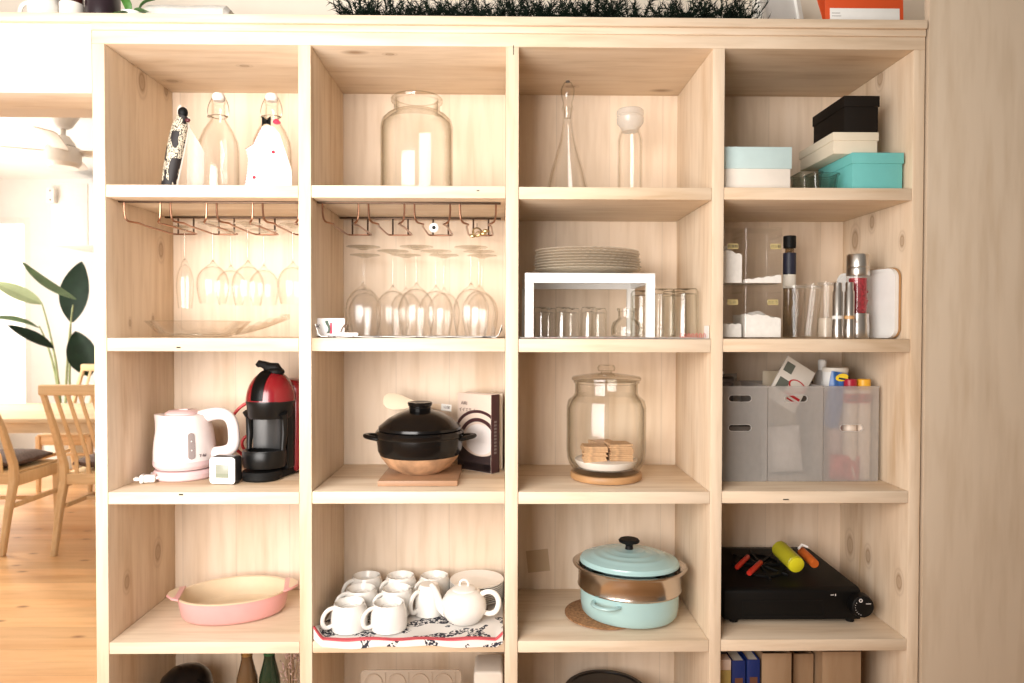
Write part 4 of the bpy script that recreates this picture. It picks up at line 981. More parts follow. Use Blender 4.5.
def arc(mb, cx, cz, r0, r1, a0, a1, sx=1.0, n=30):
    b = bmesh.new(); P = []
    for i in range(n+1):
        a = a0+(a1-a0)*i/n; row = []
        for r in (r0, r1):
            x = min(-.0005, max(-wC-.0015, cx+r*sx*math.cos(a))); z = min(hb_-.002, max(.001, cz+r*math.sin(a))); row += [b.verts.new((x, -.0006, z)), b.verts.new((x, .0006, z))]
        P.append(row)
    for A, B in zip(P, P[1:]):
        for i, j in ((0, 2), (2, 3), (3, 1), (1, 0)): b.faces.new((A[i], A[j], B[j], B[i]))
    b.faces.new((P[0][0], P[0][1], P[0][3], P[0][2])); b.faces.new((P[-1][0], P[-1][2], P[-1][3], P[-1][1]))
    bmesh.ops.recalc_face_normals(b, faces=b.faces); mb._add(b)
arc(m, -.045, .085, .070, .078, .15, PI*.98, 1.15); arc(m, -.045, .080, .052, .062, .1, PI*.98, 1.1)
m.build('arc_print', maroon_d, t)
m = MB(); arc(m, -.040, .078, .001, .048, 0, PI, 1.2); arc(m, -.040, .079, .001, .034, PI, 2*PI, 1.4); m.build('pale_dome_print', mat('cover_pale', (.62, .57, .55), .5), t)
m = MB(); arc(m, -.040, .096, .055, .094, PI*1.02, PI*1.98, 1.4); m.box(-wC-.001, -.001, -.0006, .0006, .001, .022); m.build('dark_foot_print', mat('book_dark', (.022, .012, .012), .5), t)
MB().text('AIRI', .013, front(-.095, -.0008, .178), .0003).text('イイエモノ', .012, front(-.085, -.0008, .160), .0003).build('title', mat('ink_brown', (.10, .06, .05), .7), t)
m = MB()
for k in range(10): m.box(.0003, .0012, .012, .021, .050+.009*k, .055+.009*k)
m.build('spine_lettering', mat('spine_grey', (.16, .13, .12), .6), t)
pq = onz(502, 470, z3)
book('thin cream-covered book between the cookbook and the third upright', .0055-.0215, .246, .07, .018, .204, math.radians(-78), mat('cover_cream', (.70, .60, .48), .6), mat('cover_cream', None), pgm)

# cookie jar
y = .150; xj = wx(606, y, 450)
t = MB().lathe([(0, 0), (.088, 0), (.090, .003), (.090, .013), (.088, .016), (.080, .016), (.078, .012), (0, .012)], 56).build('wooden_coaster', mat('coaster_wood', (.46, .25, .11), .5, var=.18, vscale=12), loc=(xj, y, z3+.0003)); tag(t, 'round wooden coaster under the big lidded jar', 'coaster')
zj = z3+.0168
t = thing('lidded_jar', 'big lidded glass jar of crackers standing on a wooden coaster', 'jar', (xj, y, zj))
hj = wz(381, y)-zj; hn = wz(396, y)-zj; rj = .100; rn = .079
MB().lathe([(0, .0), (.080, 0), (.084, .003), (.086, .010), (.093, .020), (.098, .035), (rj, .055), (rj, hn-.026), (rj-.004, hn-.010), (rn+.004, hn), (rn, hn+.008), (rn, hj-.006), (rn+.004, hj-.004), (rn+.004, hj), (rn-.004, hj), (rn-.005, hn+.006), (rj-.012, hn-.014), (rj-.005, hn-.032), (rj-.005, .055), (.093, .036), (.087, .022), (.080, .013), (0, .012)], 64).build('body', G2, t)
ht = wz(366, y)-zj
lid = MB().lathe([(0, hj+.001), (rn+.005, hj+.001), (rn+.0085, hj+.004), (rn+.0085, hj+.009), (rn+.005, hj+.012), (rn-.02, hj+.016), (.030, hj+.020), (.012, hj+.022), (0, hj+.022)], 56).build('lid', G2, t)
MB().lathe([(0, hj+.021), (.014, hj+.022), (.013, hj+.025), (.021, ht-.012), (.023, ht-.004), (.019, ht+.003), (0, ht+.001)], 36).build('knob', G2, lid)
# crackers inside
crk = mat('cracker', (.58, .36, .20), .85, var=.2, vscale=80, bump=.3)
g_ = 'crackers inside the lidded jar'
t = MB().lathe([(0, 0), (.070, 0), (.077, .010), (.079, .018), (.055, .022), (0, .021)], 40).build('wax_paper', mat('waxed_white', (.80, .74, .68), .7), loc=(xj, y, zj+.0135)); tag(t, 'crumpled white paper lining the bottom of the lidded jar', 'paper')
zc = zj+.0362
cw_ = .058
def cracker():
    m = MB(); n = 6; o = []
    for sx_, sz_ in ((1, 0), (0, 1), (-1, 0), (0, -1)):
        for i in range(n*2):
            q = -1+2*i/(n*2); rr_ = cw_/2-.0012*(i % 2)
            o.append((rr_, q*cw_/2) if sx_ == 1 else (-q*cw_/2, rr_) if sz_ == 1 else (-rr_, -q*cw_/2) if sx_ == -1 else (q*cw_/2, -rr_))
    m.prism(o, .0048, Matrix.Rotation(PI/2, 4, 'X') @ T(0, -.0048, 0), .0006, 1); return m
t0 = tag(cracker().build('cracker', crk, loc=(xj-.034, y-.028, zc)), 'lowest square cracker of the front pile in the lidded jar', 'cracker', g_)
for st_, (px_, py_, nm_, cnt) in enumerate(((-.034, -.028, 'front', 8), (.028, -.024, 'second', 9), (-.004, .036, 'rear', 8))):
    for k in range(cnt):
        if st_ == 0 and k == 0: continue
        c = t0.copy(); COL.objects.link(c); c.location = (xj+px_+random.uniform(-.0015, .0015), y+py_+random.uniform(-.0015, .0015), zc+.005*k); c.rotation_euler = (0, 0, random.uniform(-.12, .12)+.1*st_)
        o_ = ['lowest', 'second', 'third', 'fourth', 'fifth', 'sixth', 'seventh', 'eighth', 'ninth'][k]
        c['label'] = f'{o_} square cracker from the bottom in the {nm_} pile inside the jar' if k else f'lowest square cracker of the {nm_} pile in the lidded jar'

# translucent bins with contents
y0 = onz(790, 481.5, z3).y; dep = .190; hbn = wz(386, y0)-z3
binm = milky('bin_plastic', (.72, .69, .66), .60, .35)
wbn = wx(823.6, y0, 420)-wx(767.8, y0, 420)
def file_bin(label, xc_, slots):
    t = thing('storage_bin', label, 'bin', (xc_, y0, z3+.0004), group='translucent storage bins')
    w = wbn/2-.0012; th = .0022
    m = MB(); m.box(-w, w, th, dep-th, 0, th).box(-w, -w+th, th, dep-th, th, hbn).box(w-th, w, th, dep-th, th, hbn).box(-w, w, dep-th, dep, 0, hbn, .0006)
    m.build('bin_body', binm, t)
    b = bmesh.new(); o = rrect(2*w, hbn, .004, 4, 0, hbn/2); vo = [b.verts.new((x, 0, z)) for x, z in o]; es = [b.edges.new((vo[i], vo[(i+1) % len(vo)])) for i in range(len(vo))]
    for zz in slots:
        i_ = rrect(.056, .0155, .0077, 6, 0, zz); vi = [b.verts.new((x, 0, z)) for x, z in i_]; es += [b.edges.new((vi[k], vi[(k+1) % len(vi)])) for k in range(len(vi))]
    bmesh.ops.triangle_fill(b, use_beauty=True, use_dissolve=False, edges=es)
    r = bmesh.ops.extrude_face_region(b, geom=list(b.faces)); bmesh.ops.translate(b, vec=(0, th, 0), verts=[v for v in r['geom'] if isinstance(v, bmesh.types.BMVert)])
    bmesh.ops.recalc_face_normals(b, faces=b.faces); m = MB(); m._add(b); m.build('front_panel', binm, t)
    m = MB()
    for zz in slots: m.frame(rrect(.0585, .018, .009, 6, 0, zz), rrect(.056, .0155, .0077, 6, 0, zz), .0035, T(0, -.001, 0))
    m.frame(rrect(2*w, .004, .001, 2, 0, hbn-.002), rrect(2*w-.001, .0035, .001, 2, 0, hbn-.002), .004, T(0, -.001, 0))
    m.build('rim_of_slot', milky('bin_edge', (.80, .78, .76), .15), t)
    return t
xb2 = (wx(767.8, y0, 420)+wx(823.6, y0, 420))/2
zs1 = hbn-(wz(384.5, y0)-wz(397, y0)); zs2 = wz(428, y0)-z3
file_bin('translucent storage bin tight against the fourth upright, with two hand slots', xb2-wbn, (zs1, zs2))
file_bin('translucent storage bin in the middle, holding the folded magazine', xb2, (zs1,))
file_bin('translucent storage bin holding the red and yellow capped bottles', xb2+wbn, (zs2,))
zi = z3+.003
# contents
y = y0+.02
x1_, x2_, x3_ = xb2-wbn, xb2, xb2+wbn
def spice(label, px, capc, yb):
    ht_ = wz(378.5, yb)-zi
    t = thing('spice_bottle', label, 'bottle', (wx(px, yb, 390), yb, zi)); r = .0155
    MB().lathe([(0, 0), (r, 0), (r+.001, .003), (r+.001, ht_-.03), (r-.001, ht_-.024), (0, ht_-.024)], 28).build('body', mat('spice_body', (.72, .60, .50), .4), t)
    MB().lathe([(0, ht_-.026), (r+.0005, ht_-.026), (r+.0008, ht_-.002), (r-.001, ht_), (0, ht_)], 28).build('cap', capc, t)
    lb_ = MB().lathe([(r+.0012, ht_-.060), (r+.0017, ht_-.060), (r+.0017, ht_-.036), (r+.0012, ht_-.036)], 28).build('red_label', mat('label_red', (.42, .015, .02), .5), t)
    m = MB(); m.box(-.012, .010, -r-.0024, -r-.0014, ht_-.054, ht_-.050).box(-.006, .012, -r-.0024, -r-.0014, ht_-.044, ht_-.041).build('label_print', blackm, t)
    return t
spice('spice bottle with a dark red cap in the translucent bin', 850, mat('cap_red', (.36, .01, .03), .35), y0+.026)
spice('spice bottle with a yellow cap in the translucent bin', 863.5, mat('cap_yellow', (.80, .42, .03), .35), y0+.026)
yc = y0+.072; ht_ = wz(366.5, yc)-zi
t = thing('paper_tub', 'tall white lidded paper tub with pink sides in a translucent bin', 'tub', (wx(835, yc, 380), yc, zi))
MB().lathe([(0, 0), (.022, 0), (.0285, ht_-.07), (.029, ht_-.012), (0, ht_-.012)], 36).build('cup_body', mat('pink_paper', (.72, .50, .46), .6), t)
MB().lathe([(.0292, ht_-.062), (.0298, ht_-.062), (.0302, ht_-.012), (.0296, ht_-.012)], 36).build('white_wrap', mat('paper_white', None), t)
MB().lathe([(0, ht_-.012), (.0315, ht_-.012), (.032, ht_-.006), (.030, ht_-.001), (0, ht_)], 36).build('cup_lid', mat('lid_ivory', (.74, .70, .63), .5), t)
yc = y0+.115; ht_ = wz(359.5, yc)-zi
t = thing('squeeze_bottle', 'whitish squeeze bottle with a nozzle at the back of a bin', 'bottle', (x3_-.012, y0+.135, zi))
MB().lathe([(0, 0), (.020, 0), (.022, .003), (.022, ht_-.055), (.015, ht_-.035), (.0095, ht_-.026), (0, ht_-.026)], 28).build('body', mat('bottle_grey', (.50, .47, .44), .4), t)
MB().lathe([(0, ht_-.028), (.0105, ht_-.028), (.0105, ht_-.003), (.0085, ht_), (0, ht_)], 20).build('nozzle_cap', whitep, t)
yc = y0+.095; ht_ = wz(378, yc)-zi
t = MB().lathe([(0, 0), (.024, 0), (.026, .003), (.026, ht_-.012), (.0275, ht_-.011), (.0275, ht_-.002), (.026, ht_), (0, ht_)], 32).build('black_tub', blackm, loc=(x3_+.0385, y0+.150, zi)); tag(t, 'black-lidded tub behind the yellow-capped bottle', 'tub')
def packet(name, label, cx, cy, z0, w, h, th, rot, m_, cat='packet'):
    t = thing(name, label, cat, (cx, cy, z0), rot=rot)
    def fn(u, v): return (0, 0, 0)
    b = bmesh.new(); n = 14; F_ = [[None]*(n+1) for _ in range(n+1)]; B_ = [[None]*(n+1) for _ in range(n+1)]
    for i in range(n+1):
        for j in range(n+1):
            u, v = i/n, j/n; k = th*(math.sin(PI*u)*math.sin(PI*v))**.6+.0006; x, z = (u-.5)*w, v*h; wob = .0015*math.sin(u*14+v*9)
            F_[i][j] = b.verts.new((x, -k+wob, z)); B_[i][j] = b.verts.new((x, k+wob, z))
    for i in range(n):
        for j in range(n):
            b.faces.new((F_[i][j], F_[i+1][j], F_[i+1][j+1], F_[i][j+1])); b.faces.new((B_[i][j], B_[i][j+1], B_[i+1][j+1], B_[i+1][j]))
        b.faces.new((F_[i][0], B_[i][0], B_[i+1][0], F_[i+1][0])); b.faces.new((F_[i][n], F_[i+1][n], B_[i+1][n], B_[i][n]))
        b.faces.new((F_[0][i], F_[0][i+1], B_[0][i+1], B_[0][i])); b.faces.new((F_[n][i], B_[n][i], B_[n][i+1], F_[n][i+1]))
    bmesh.ops.recalc_face_normals(b, faces=b.faces); m = MB(); m._add(b); m.build('pouch' if cat == 'packet' else 'cover', m_, t)
    return t
# folded magazine leaning out of the middle bin
ym = y0+.035
pa_ = at(765, 397, ym); pb_ = at(791, 362, ym); pc_ = at(817, 373, ym)
t = thing('magazine', 'folded magazine page with red lettering sticking out of the middle bin', 'magazine', (at(780, 404, ym).x, ym, at(780, 404, ym).z), rot=(math.radians(-10), math.radians(32), 0))
MB().box(-.042, .042, -.003, .003, -.002, .118, .0006).build('page', mat('magazine_paper', (.60, .56, .50), .6), t)
m = MB()
rr2 = Matrix.Rotation(PI/2, 4, 'X')
for r_, w_ in ((.020, .0042),):
    m.lathe([(r_, 0), (r_+w_, 0), (r_+w_, .0010), (r_, .0010)], 36, sx=1.0, sy=.62, mtx=T(.016, -.0031, .062) @ rr2)
m.box(-.004, .038, -.0040, -.0030, .030, .0365).box(.006, .036, -.0040, -.0030, .020, .024)
m.build('red_lettering', mat('label_red', None), t)
MB().box(-.036, -.012, -.0038, -.0030, .080, .106).box(-.034, -.006, -.0038, -.0030, .030, .062).build('dark_picture', mat('photo_dark', (.10, .11, .09), .6), t)
t = packet('snack_packet', 'blue and yellow snack packet poking out beside the white tub', x3_-.040, y0+.030, z3+.13, .042, wz(371, y0+.03)-z3-.13, .007, (0, math.radians(10), 0), mat('packet_blue', (.03, .12, .36), .35))
hp_ = wz(371, y0+.03)-z3-.13
MB().lathe([(0, 0), (.016, 0), (.016, .0016), (0, .0016)], 28, sy=.6, mtx=T(.004, -.0062, hp_-.012) @ Matrix.Rotation(math.radians(-20), 4, 'Y') @ rr2).build('yellow_patch', mat('packet_yellow', (.85, .62, .04), .4), t)
MB().box(-.004, .018, -.0085, -.0068, hp_-.022, hp_-.017, .001, mtx=T(0, 0, .004)).build('dark_stroke', mat('navy', (.015, .03, .06), .5), t)
packet('pouch', 'beige pouch deep in the middle bin', x2_+.005, y0+.115, zi, .09, wz(371, y0+.1)-zi, .012, (0, 0, 0), mat('pouch_beige', (.46, .38, .27), .5))
packet('pouch', 'whitish crumpled pouch at the bottom of the middle bin', x2_+.002, y0+.062, zi+.010, .088, .115, .018, (math.radians(-4), math.radians(-4), 0), mat('pouch_white', (.70, .64, .60), .4))
packet('pouch', 'small red and white packet at the bottom of the bin of capped bottles', x3_-.012, y0+.012, zi, .075, .060, .005, (math.radians(-3), math.radians(4), 0), mat('pouch_red', (.46, .07, .07), .5, var=.5, vscale=40))
packet('pouch', 'dark brown pouch in the bin against the fourth upright', x1_+.01, y0+.020, zi, .10, .13, .009, (math.radians(-4), 0, 0), mat('pouch_brown', (.10, .08, .065), .5))
packet('pouch', 'grey folded pouch rising above the bin against the fourth upright', x1_+.012, y0+.150, zi+.006, .085, wz(377, y0+.1)-zi, .010, (0, math.radians(-3), 0), mat('pouch_grey', (.30, .26, .22), .6))
t = thing('steel_canister', 'dark lidded steel canister rising above the bin at the fourth upright', 'canister', (x1_-.024, y0+.080, zi))
ht_ = wz(377, y0+.05)-zi
MB().lathe([(0, 0), (.032, 0), (.033, ht_-.014), (.035, ht_-.012), (.035, ht_-.004), (.030, ht_), (0, ht_)], 32).build('body', mat('dark_steel', (.12, .10, .09), .3, .9), t)
MB().lathe([(0, ht_-.001), (.005, ht_-.001), (.005, ht_+.006), (.009, ht_+.008), (.009, ht_+.012), (0, ht_+.013)], 20).build('knob', steel, t)
# ================================================================== row 4
# oval baking dish
pl, pr_ = onz(171, 596, z4+.056), onz(299, 585, z4+.056)
xc, yc = (pl.x+pr_.x)/2, (pl.y+pr_.y)/2-.0; ang = math.atan2(pr_.y-pl.y, pr_.x-pl.x)
t = thing('baking_dish', 'oval pink stoneware baking dish with cream inside and two ear handles', 'baking dish', (xc-.004, yc-.003, z4), ang)
A, B_ = .136, .100; H = .058
dp = mat('dish_pink', (.74, .37, .36), .3, coat=.3); dc = mat('dish_cream', (.72, .56, .38), .3, coat=.3)
def oval(mb, prof, n=64):
    """prof: (inset, z)"""
    b = bmesh.new(); rings = []
    for s, z in prof:
        rings.append([b.verts.new(((A-s)*math.cos(a), (B_-s)*math.sin(a), z)) for a in [2*PI*i/n for i in range(n)]])
    for P, Q in zip(rings, rings[1:]):
        for i in range(n): b.faces.new((P[i], P[(i+1) % n], Q[(i+1) % n], Q[i]))
    return b, rings
b, R_ = oval(None, [(.026, 0), (.018, .002), (.011, .010), (.003, H-.006), (.003, H-.001)]); b.faces.new(R_[0][::-1]); m = MB(); m._add(b); m.build('pink_outside', dp, t)
b, R_ = oval(None, [(.003, H-.0012), (.0, H-.001), (-.0005, H+.002), (.003, H+.003), (.007, H+.001), (.014, .014), (.022, .007), (.03, .006)]); b.faces.new(R_[-1]); bmesh.ops.recalc_face_normals(b, faces=b.faces); m = MB(); m._add(b); m.build('cream_inside', dc, t)
for s in (-1, 1):
    o = [(s*(A-.014), -.050), (s*(A+.004), -.040), (s*(A+.020), -.012), (s*(A+.021), .012), (s*(A+.004), .040), (s*(A-.014), .050)]
    if s < 0: o = o[::-1]
    m = MB(); m.prism(o, .006, Matrix.Rotation(PI/2, 4, 'X'), .002); hd = m.build('handle', dp, t, loc=(0, 0, H+.0005))
    o2 = [(s*(A-.002), -.030), (s*(A+.004), -.036), (s*(A+.018), -.010), (s*(A+.019), .010), (s*(A+.004), .036), (s*(A-.002), .030)]
    if s < 0: o2 = o2[::-1]
    MB().prism(o2, .001, Matrix.Rotation(PI/2, 4, 'X')).build('cream_top', dc, hd, loc=(0, 0, .0056))

# towel with red stripe hanging over the shelf edge
clt = pattern('towel_floral', (.80, .76, .72), (.03, .03, .045), 15, .545)
x0, x1 = -.4385, .0060
t = thing('tea_towel', 'white tea towel with black floral print and red stripe under the cups', 'towel', (0, 0, z4))
def twl(u, v):
    x = x0+.003+(x1-x0-.006)*u; e = max(0, (.05-u)/.05); e2 = max(0, (u-.965)/.035)
    if v < .12: yy, z = -.0025-.001*math.sin(u*9), .0016-(.0125+.004*math.sin(u*7+1)+.006*math.sin(u*3.1))*(1-v/.12)
    else: yy, z = -.0025+.29*(v-.12)/.88, .0016
    fr_ = max(0, 1-abs(v-.12)*3)
    z += (e**1.3*.030+e2*.016)*fr_+(.0016*math.sin(u*23+v*7)+.0016)*(1-min(1, max(0, (v-.12)*6)))
    return (x, yy, z)
MB().sheet(twl, 80, 40, .0014).build('cloth', clt, t)
def stripe(u, v):
    p = Vector(twl(u, .105+.045*v)); return (p.x, p.y-.0016*(1 if p.y < 0 else 0)-.0004, p.z+.0024)
MB().sheet(stripe, 80, 6, .0006).build('red_stripe', mat('stripe_red', (.66, .10, .12), .85), t)
zc_ = z4+.0042
# cups upside down
HC = wz(605, .075)-zc_
def cup(label, px, y, rz=0):
    t = thing('coffee_cup', label, 'cup', (wx(px, y, 610), y, zc_), rz, group='white cups upside down on the striped towel')
    h = HC; prof = [(.0395, 0), (.0420, .0005), (.0438, .012), (.0440, .028), (.0415, .047), (.0355, .062), (.0275, h-.007), (.0235, h-.003), (.0230, h), (.0205, h), (.0200, h-.003), (0, h-.003)]
    inn = [(0, h-.008), (.022, h-.010), (.031, .060), (.0375, .044), (.041, .026), (.0412, .010), (.0395, .002)]
    MB().lathe(prof+inn, 48).build('body', white, t)
    pts = bez((-.036, 0, .055), (-.058, 0, .060), (-.072, 0, .034), (-.063, 0, .018), 10)+bez((-.063, 0, .018), (-.058, 0, .008), (-.050, 0, .012), (-.041, 0, .014), 6)[1:]
    MB().tube(pts, .0042, 12, flat=1.25).build('handle', white, t)
    return t
c0 = cup('white upside-down cup at the front corner, nearest the second upright', 349.5, .064, .52)
for px, y, rz, lb in ((389, .064, .55, 'white upside-down cup in the front row, in front of the creamer side'), (361, .156, .55, 'white upside-down cup in the second row by the second upright'), (396.5, .156, .65, 'white upside-down cup in the second row, next to the creamer'),
                      (366.5, .250, .6, 'white upside-down cup in the rear row by the second upright'), (400.5, .250, .75, 'white upside-down cup in the middle of the rear row'), (434.5, .250, .75, 'white upside-down cup in the rear row, behind the creamer and nearest the plates')):
    dup(c0, (wx(px, y, 610), y, zc_), lb, rz=rz)
y = .152; hcr = wz(583.5, y)-zc_
t = thing('creamer', 'white slim creamer jug upside down beside the teapot spout', 'jug', (wx(429, y, 600), y, zc_), math.radians(40))
MB().lathe([(.0335, 0), (.0358, 0), (.0365, .010), (.0345, .035), (.0285, hcr-.012), (.0245, hcr-.003), (.023, hcr), (0, hcr), (0, hcr-.004), (.022, hcr-.006), (.031, .034), (.0335, .006)], 44).build('body', white, t)
pts = bez((-.027, 0, hcr-.016), (-.040, 0, hcr-.004), (-.062, 0, hcr-.035), (-.054, 0, .020), 12)+bez((-.054, 0, .020), (-.052, 0, .010), (-.042, 0, .010), (-.033, 0, .016), 5)[1:]
MB().tube(pts, .0045, 12, flat=1.3).build('handle', white, t)
# teapot
y = .104; xt = wx(464, y, 605)
t = thing('teapot', 'round white teapot with looped lid knob standing on the striped towel', 'teapot', (xt, y, zc_), math.radians(-6))
hb_ = .078
MB().lathe([(0, 0), (.034, 0), (.040, .004), (.052, .020), (.0560, .036), (.053, .054), (.043, .070), (.030, hb_), (0, hb_)], 56).build('body', white, t)
lid = MB().lathe([(0, hb_-.001), (.0305, hb_-.001), (.029, hb_+.003), (.018, hb_+.008), (0, hb_+.010)], 40).build('lid', white, t)
MB().tube([(-.0+.0105*math.cos(q), 0, hb_+.013+.0105*math.sin(q)) for q in [2*PI*i/24 for i in range(24)]], .0030, 10, closed=True).build('knob_loop', white, lid)
pts = bez((-.044, 0, .022), (-.070, 0, .030), (-.060, 0, .070), (-.084, 0, .088), 14)
MB().tube(pts, .01, 16, rs=[.016-.0105*(i/14)**.7 for i in range(15)]).build('spout', white, t)
pts = bez((.043, 0, .066), (.066, 0, .086), (.094, 0, .066), (.084, 0, .036), 12)+bez((.084, 0, .036), (.078, 0, .018), (.064, 0, .018), (.050, 0, .022), 8)[1:]
MB().tube(pts, .0050, 12, flat=1.3).build('handle', white, t)
# saucers
y = .243; xs_ = wx(477, y, 590); g_ = 'stack of white saucers beside the teapot'
zt_ = onz(477, 568.5, 0) ; top = wz(569, y+.070)-z4
n_ = 9; stp = (top-.018)/(n_-1)
def saucer(label, z):
    t = thing('saucer', label, 'plate', (xs_, y, z), group=g_)
    MB().lathe([(0, .001), (.034, .001), (.036, 0), (.040, .001), (.058, .0055), (.0705, .0095), (.0725, .0108), (.0715, .0120), (.056, .008), (.040, .0045), (.030, .0038), (0, .0038)], 56).build('dish', white, t)
    return t
s0 = saucer('lowest white saucer of the stack beside the teapot', zc_)
for k in range(1, n_):
    lb = 'topmost white saucer of the stack beside the teapot' if k == n_-1 else ['second', 'third', 'fourth', 'fifth', 'sixth', 'seventh', 'eighth'][k-1]+' white saucer from the bottom of the stack'
    dup(s0, (xs_+.001*math.sin(k*3.1), y, zc_+stp*k), lb)

# blue casserole with steamer on a cork mat
t = MB().lathe([(0, 0), (.098, 0), (.100, .001), (.100, .004), (.098, .005), (0, .005)], 56).build('cork_mat', mat('cork', (.30, .15, .065), .9, var=.4, vscale=160, bump=.4), loc=(.2615, .152, z4+.0003)); tag(t, 'round brown cork mat partly under the blue casserole', 'trivet')
xc, yc = wx(627, .17, 590), .143; zc0 = z4+.0056; az = math.radians(-20)
t = thing('casserole', 'pale blue enamel casserole holding a steel steamer on a cork mat', 'pot', (xc, yc, zc0), az)
blue = mat('enamel_blue', (.40, .60, .60), .25, coat=.4, var=.02)
ax_, bx_ = .125, .108
def ov(prof, n=64, a=ax_, b_=bx_):
    m = MB(); bm = bmesh.new(); rings = []
    for s, z in prof:
        if a+s < 1e-5: rings.append([bm.verts.new((0, 0, z))])
        else: rings.append([bm.verts.new(((a+s)*math.cos(q), max(.0005, b_+s*b_/a)*math.sin(q), z)) for q in [2*PI*i/n for i in range(n)]])
    for P, Q in zip(rings, rings[1:]):
        for i in range(n):
            j = (i+1) % n
            if len(P) == 1: bm.faces.new((P[0], Q[j], Q[i]))
            elif len(Q) == 1: bm.faces.new((P[i], P[j], Q[0]))
            else: bm.faces.new((P[i], P[j], Q[j], Q[i]))
    bmesh.ops.recalc_face_normals(bm, faces=bm.faces); m._add(bm); return m
hp = wz(604, yc-.11)-zc0
ov([(-ax_, 0), (-.022, 0), (-.012, .002), (-.005, .010), (-.002, .03), (-.001, hp-.003), (-.001, hp), (-.006, hp), (-.008, .03), (-.02, .008), (-ax_, .006)]).build('pot_body', blue, t)
for q in (math.radians(-108), math.radians(72)):
    c_, s_ = ax_*math.cos(q), bx_*math.sin(q); nrm_ = Vector((math.cos(q)/ax_, math.sin(q)/bx_, 0)).normalized(); tg = Vector((-nrm_.y, nrm_.x, 0)); p = Vector((c_, s_, hp-.014))-nrm_*.006
    MB().tube(bez(p-tg*.034, p-tg*.034+nrm_*.042, p+tg*.034+nrm_*.042, p+tg*.034, 14), .0058, 12, flat=.75).build('handle', blue, t)
sm = mat('steamer_steel', (.60, .53, .47), .2, 1.0, var=.04)
hs1 = wz(580.5, yc-.12)-zc0
t2 = thing('steamer', 'shiny steel steamer ring set in the blue casserole', 'steamer', (xc, yc, zc0+hp+.0004), az)
g = hs1-hp
ov([(-.012, 0), (.003, 0), (.006, .004), (.004, .010), (.004, g-.012), (.008, g-.006), (.018, g-.003), (.019, g), (.012, g+.001), (.002, g-.006), (-.001, .008), (-.012, .004)]).build('ring', sm, t2)
t3 = thing('pot_lid', 'pale blue enamel lid with black knob and raised rings on the steamer', 'lid', (xc, yc+.001, zc0+hp+g+.0012), az)
dome = [(-ax_, .030)]
pl_ = [(-.002, .001), (.0005, .003), (.0, .0075), (-.003, .010)]
for k in range(20):
    s = -.004-k*.0055; z = .012+.023*(1-((ax_+s)/ax_)**2)
    if k in (5, 6, 10, 15): z += .0014
    pl_.append((s, z))
pl_.append((-ax_, .036)); ov([(-ax_, .001)]+pl_).build('lid', blue, t3)
MB().lathe([(0, .034), (.010, .034), (.0085, .044), (.011, .048), (.024, .053), (.0255, .057), (.022, .061), (0, .0615)], 36, sx=1.05).build('knob', blackm, t3)
px = at(538, 561, D-.002)
t = MB().box(-.031, .031, -.0007, 0, -.031, .031, mtx=Matrix.Rotation(math.radians(-6), 4, 'Y')).build('paper_patch', mat('brown_paper', (.50, .36, .23), .8), loc=(px.x, D, px.z)); tag(t, 'square tan paper patch stuck on the back panel behind the casserole', 'paper')

# portable stove with things on it
yf = onz(800, 622.5, z4+.004).y; xA, xB = wx(724, yf, 600), wx(866, yf, 600)
cx = (xA+xB)/2; W = (xB-xA)/2; Hs = wz(589.5, yf)-z4
sb = mat('stove_black', (.004, .0037, .0035), .5, spec=.2)
t = thing('gas_stove', 'black portable gas stove with a round dial in a dark compartment', 'stove', (cx, yf, z4+.0003))
Dp = D-yf-.012
prof = [(0, .010), (Dp, .010), (Dp, Hs+.030), (Dp-.03, Hs+.034), (.012, Hs), (0, Hs-.006)]
mx_ = Matrix.Rotation(PI/2, 4, 'Z')      # outline runs along depth
m = MB(); b = bmesh.new(); L_ = [b.verts.new((-W, y_, z_)) for y_, z_ in prof]; Rr = [b.verts.new((W-.012 if y_ < .1 else W-.050, y_, z_)) for y_, z_ in prof]
b.faces.new(L_); b.faces.new(Rr[::-1])
for i in range(len(prof)): b.faces.new((L_[i], Rr[i], Rr[(i+1) % len(prof)], L_[(i+1) % len(prof)]))
bmesh.ops.recalc_face_normals(b, faces=b.faces); bmesh.ops.bevel(b, geom=list(b.edges), offset=.004, segments=2, profile=.5, affect='EDGES')
m._add(b); m.build('housing', sb, t)
for fx in (-W+.03, W-.03):
    for fy in (.02, Dp-.03): MB().lathe([(0, 0), (.010, 0), (.011, .003), (.011, .011), (0, .011)], 20, cx=fx, cy=fy).build('foot', blackm, t)
kx = wx(861, yf-.01, 605)-cx; kz = wz(605, yf)-z4; rk = .0285
dial = MB().lathe([(0, 0), (rk, 0), (rk+.001, .004), (rk-.002, .022), (rk-.005, .024), (0, .024)], 40, mtx=T(kx, .002, kz) @ Matrix.Rotation(PI/2, 4, 'X')).build('dial', sb, t)
m = MB(); m.frame([(kx-.007+.0045*math.cos(q), kz+.016+.0045*math.sin(q)) for q in [2*PI*i/20 for i in range(20)]], [(kx-.007+.0026*math.cos(q), kz+.016+.0026*math.sin(q)) for q in [2*PI*i/20 for i in range(20)]], .0008, T(0, -.0228, 0))
m.box(kx+.006, kx+.018, -.0228, -.0219, kz+.0075, kz+.009)
for k in range(7):
    q = math.radians(150+k*17); m.ball((kx+.020*math.cos(q), -.0222, kz+.020*math.sin(q)), .0009, n=8)
m.build('dial_marks', mat('mark_white', None), dial)
m = MB(); m.box(W-.088, W-.080, -.0006, .0006, Hs-.017, Hs-.0155).box(W-.077, W-.075, -.0006, .0006, Hs-.019, Hs-.014).build('front_marks', mat('mark_white', None), t)
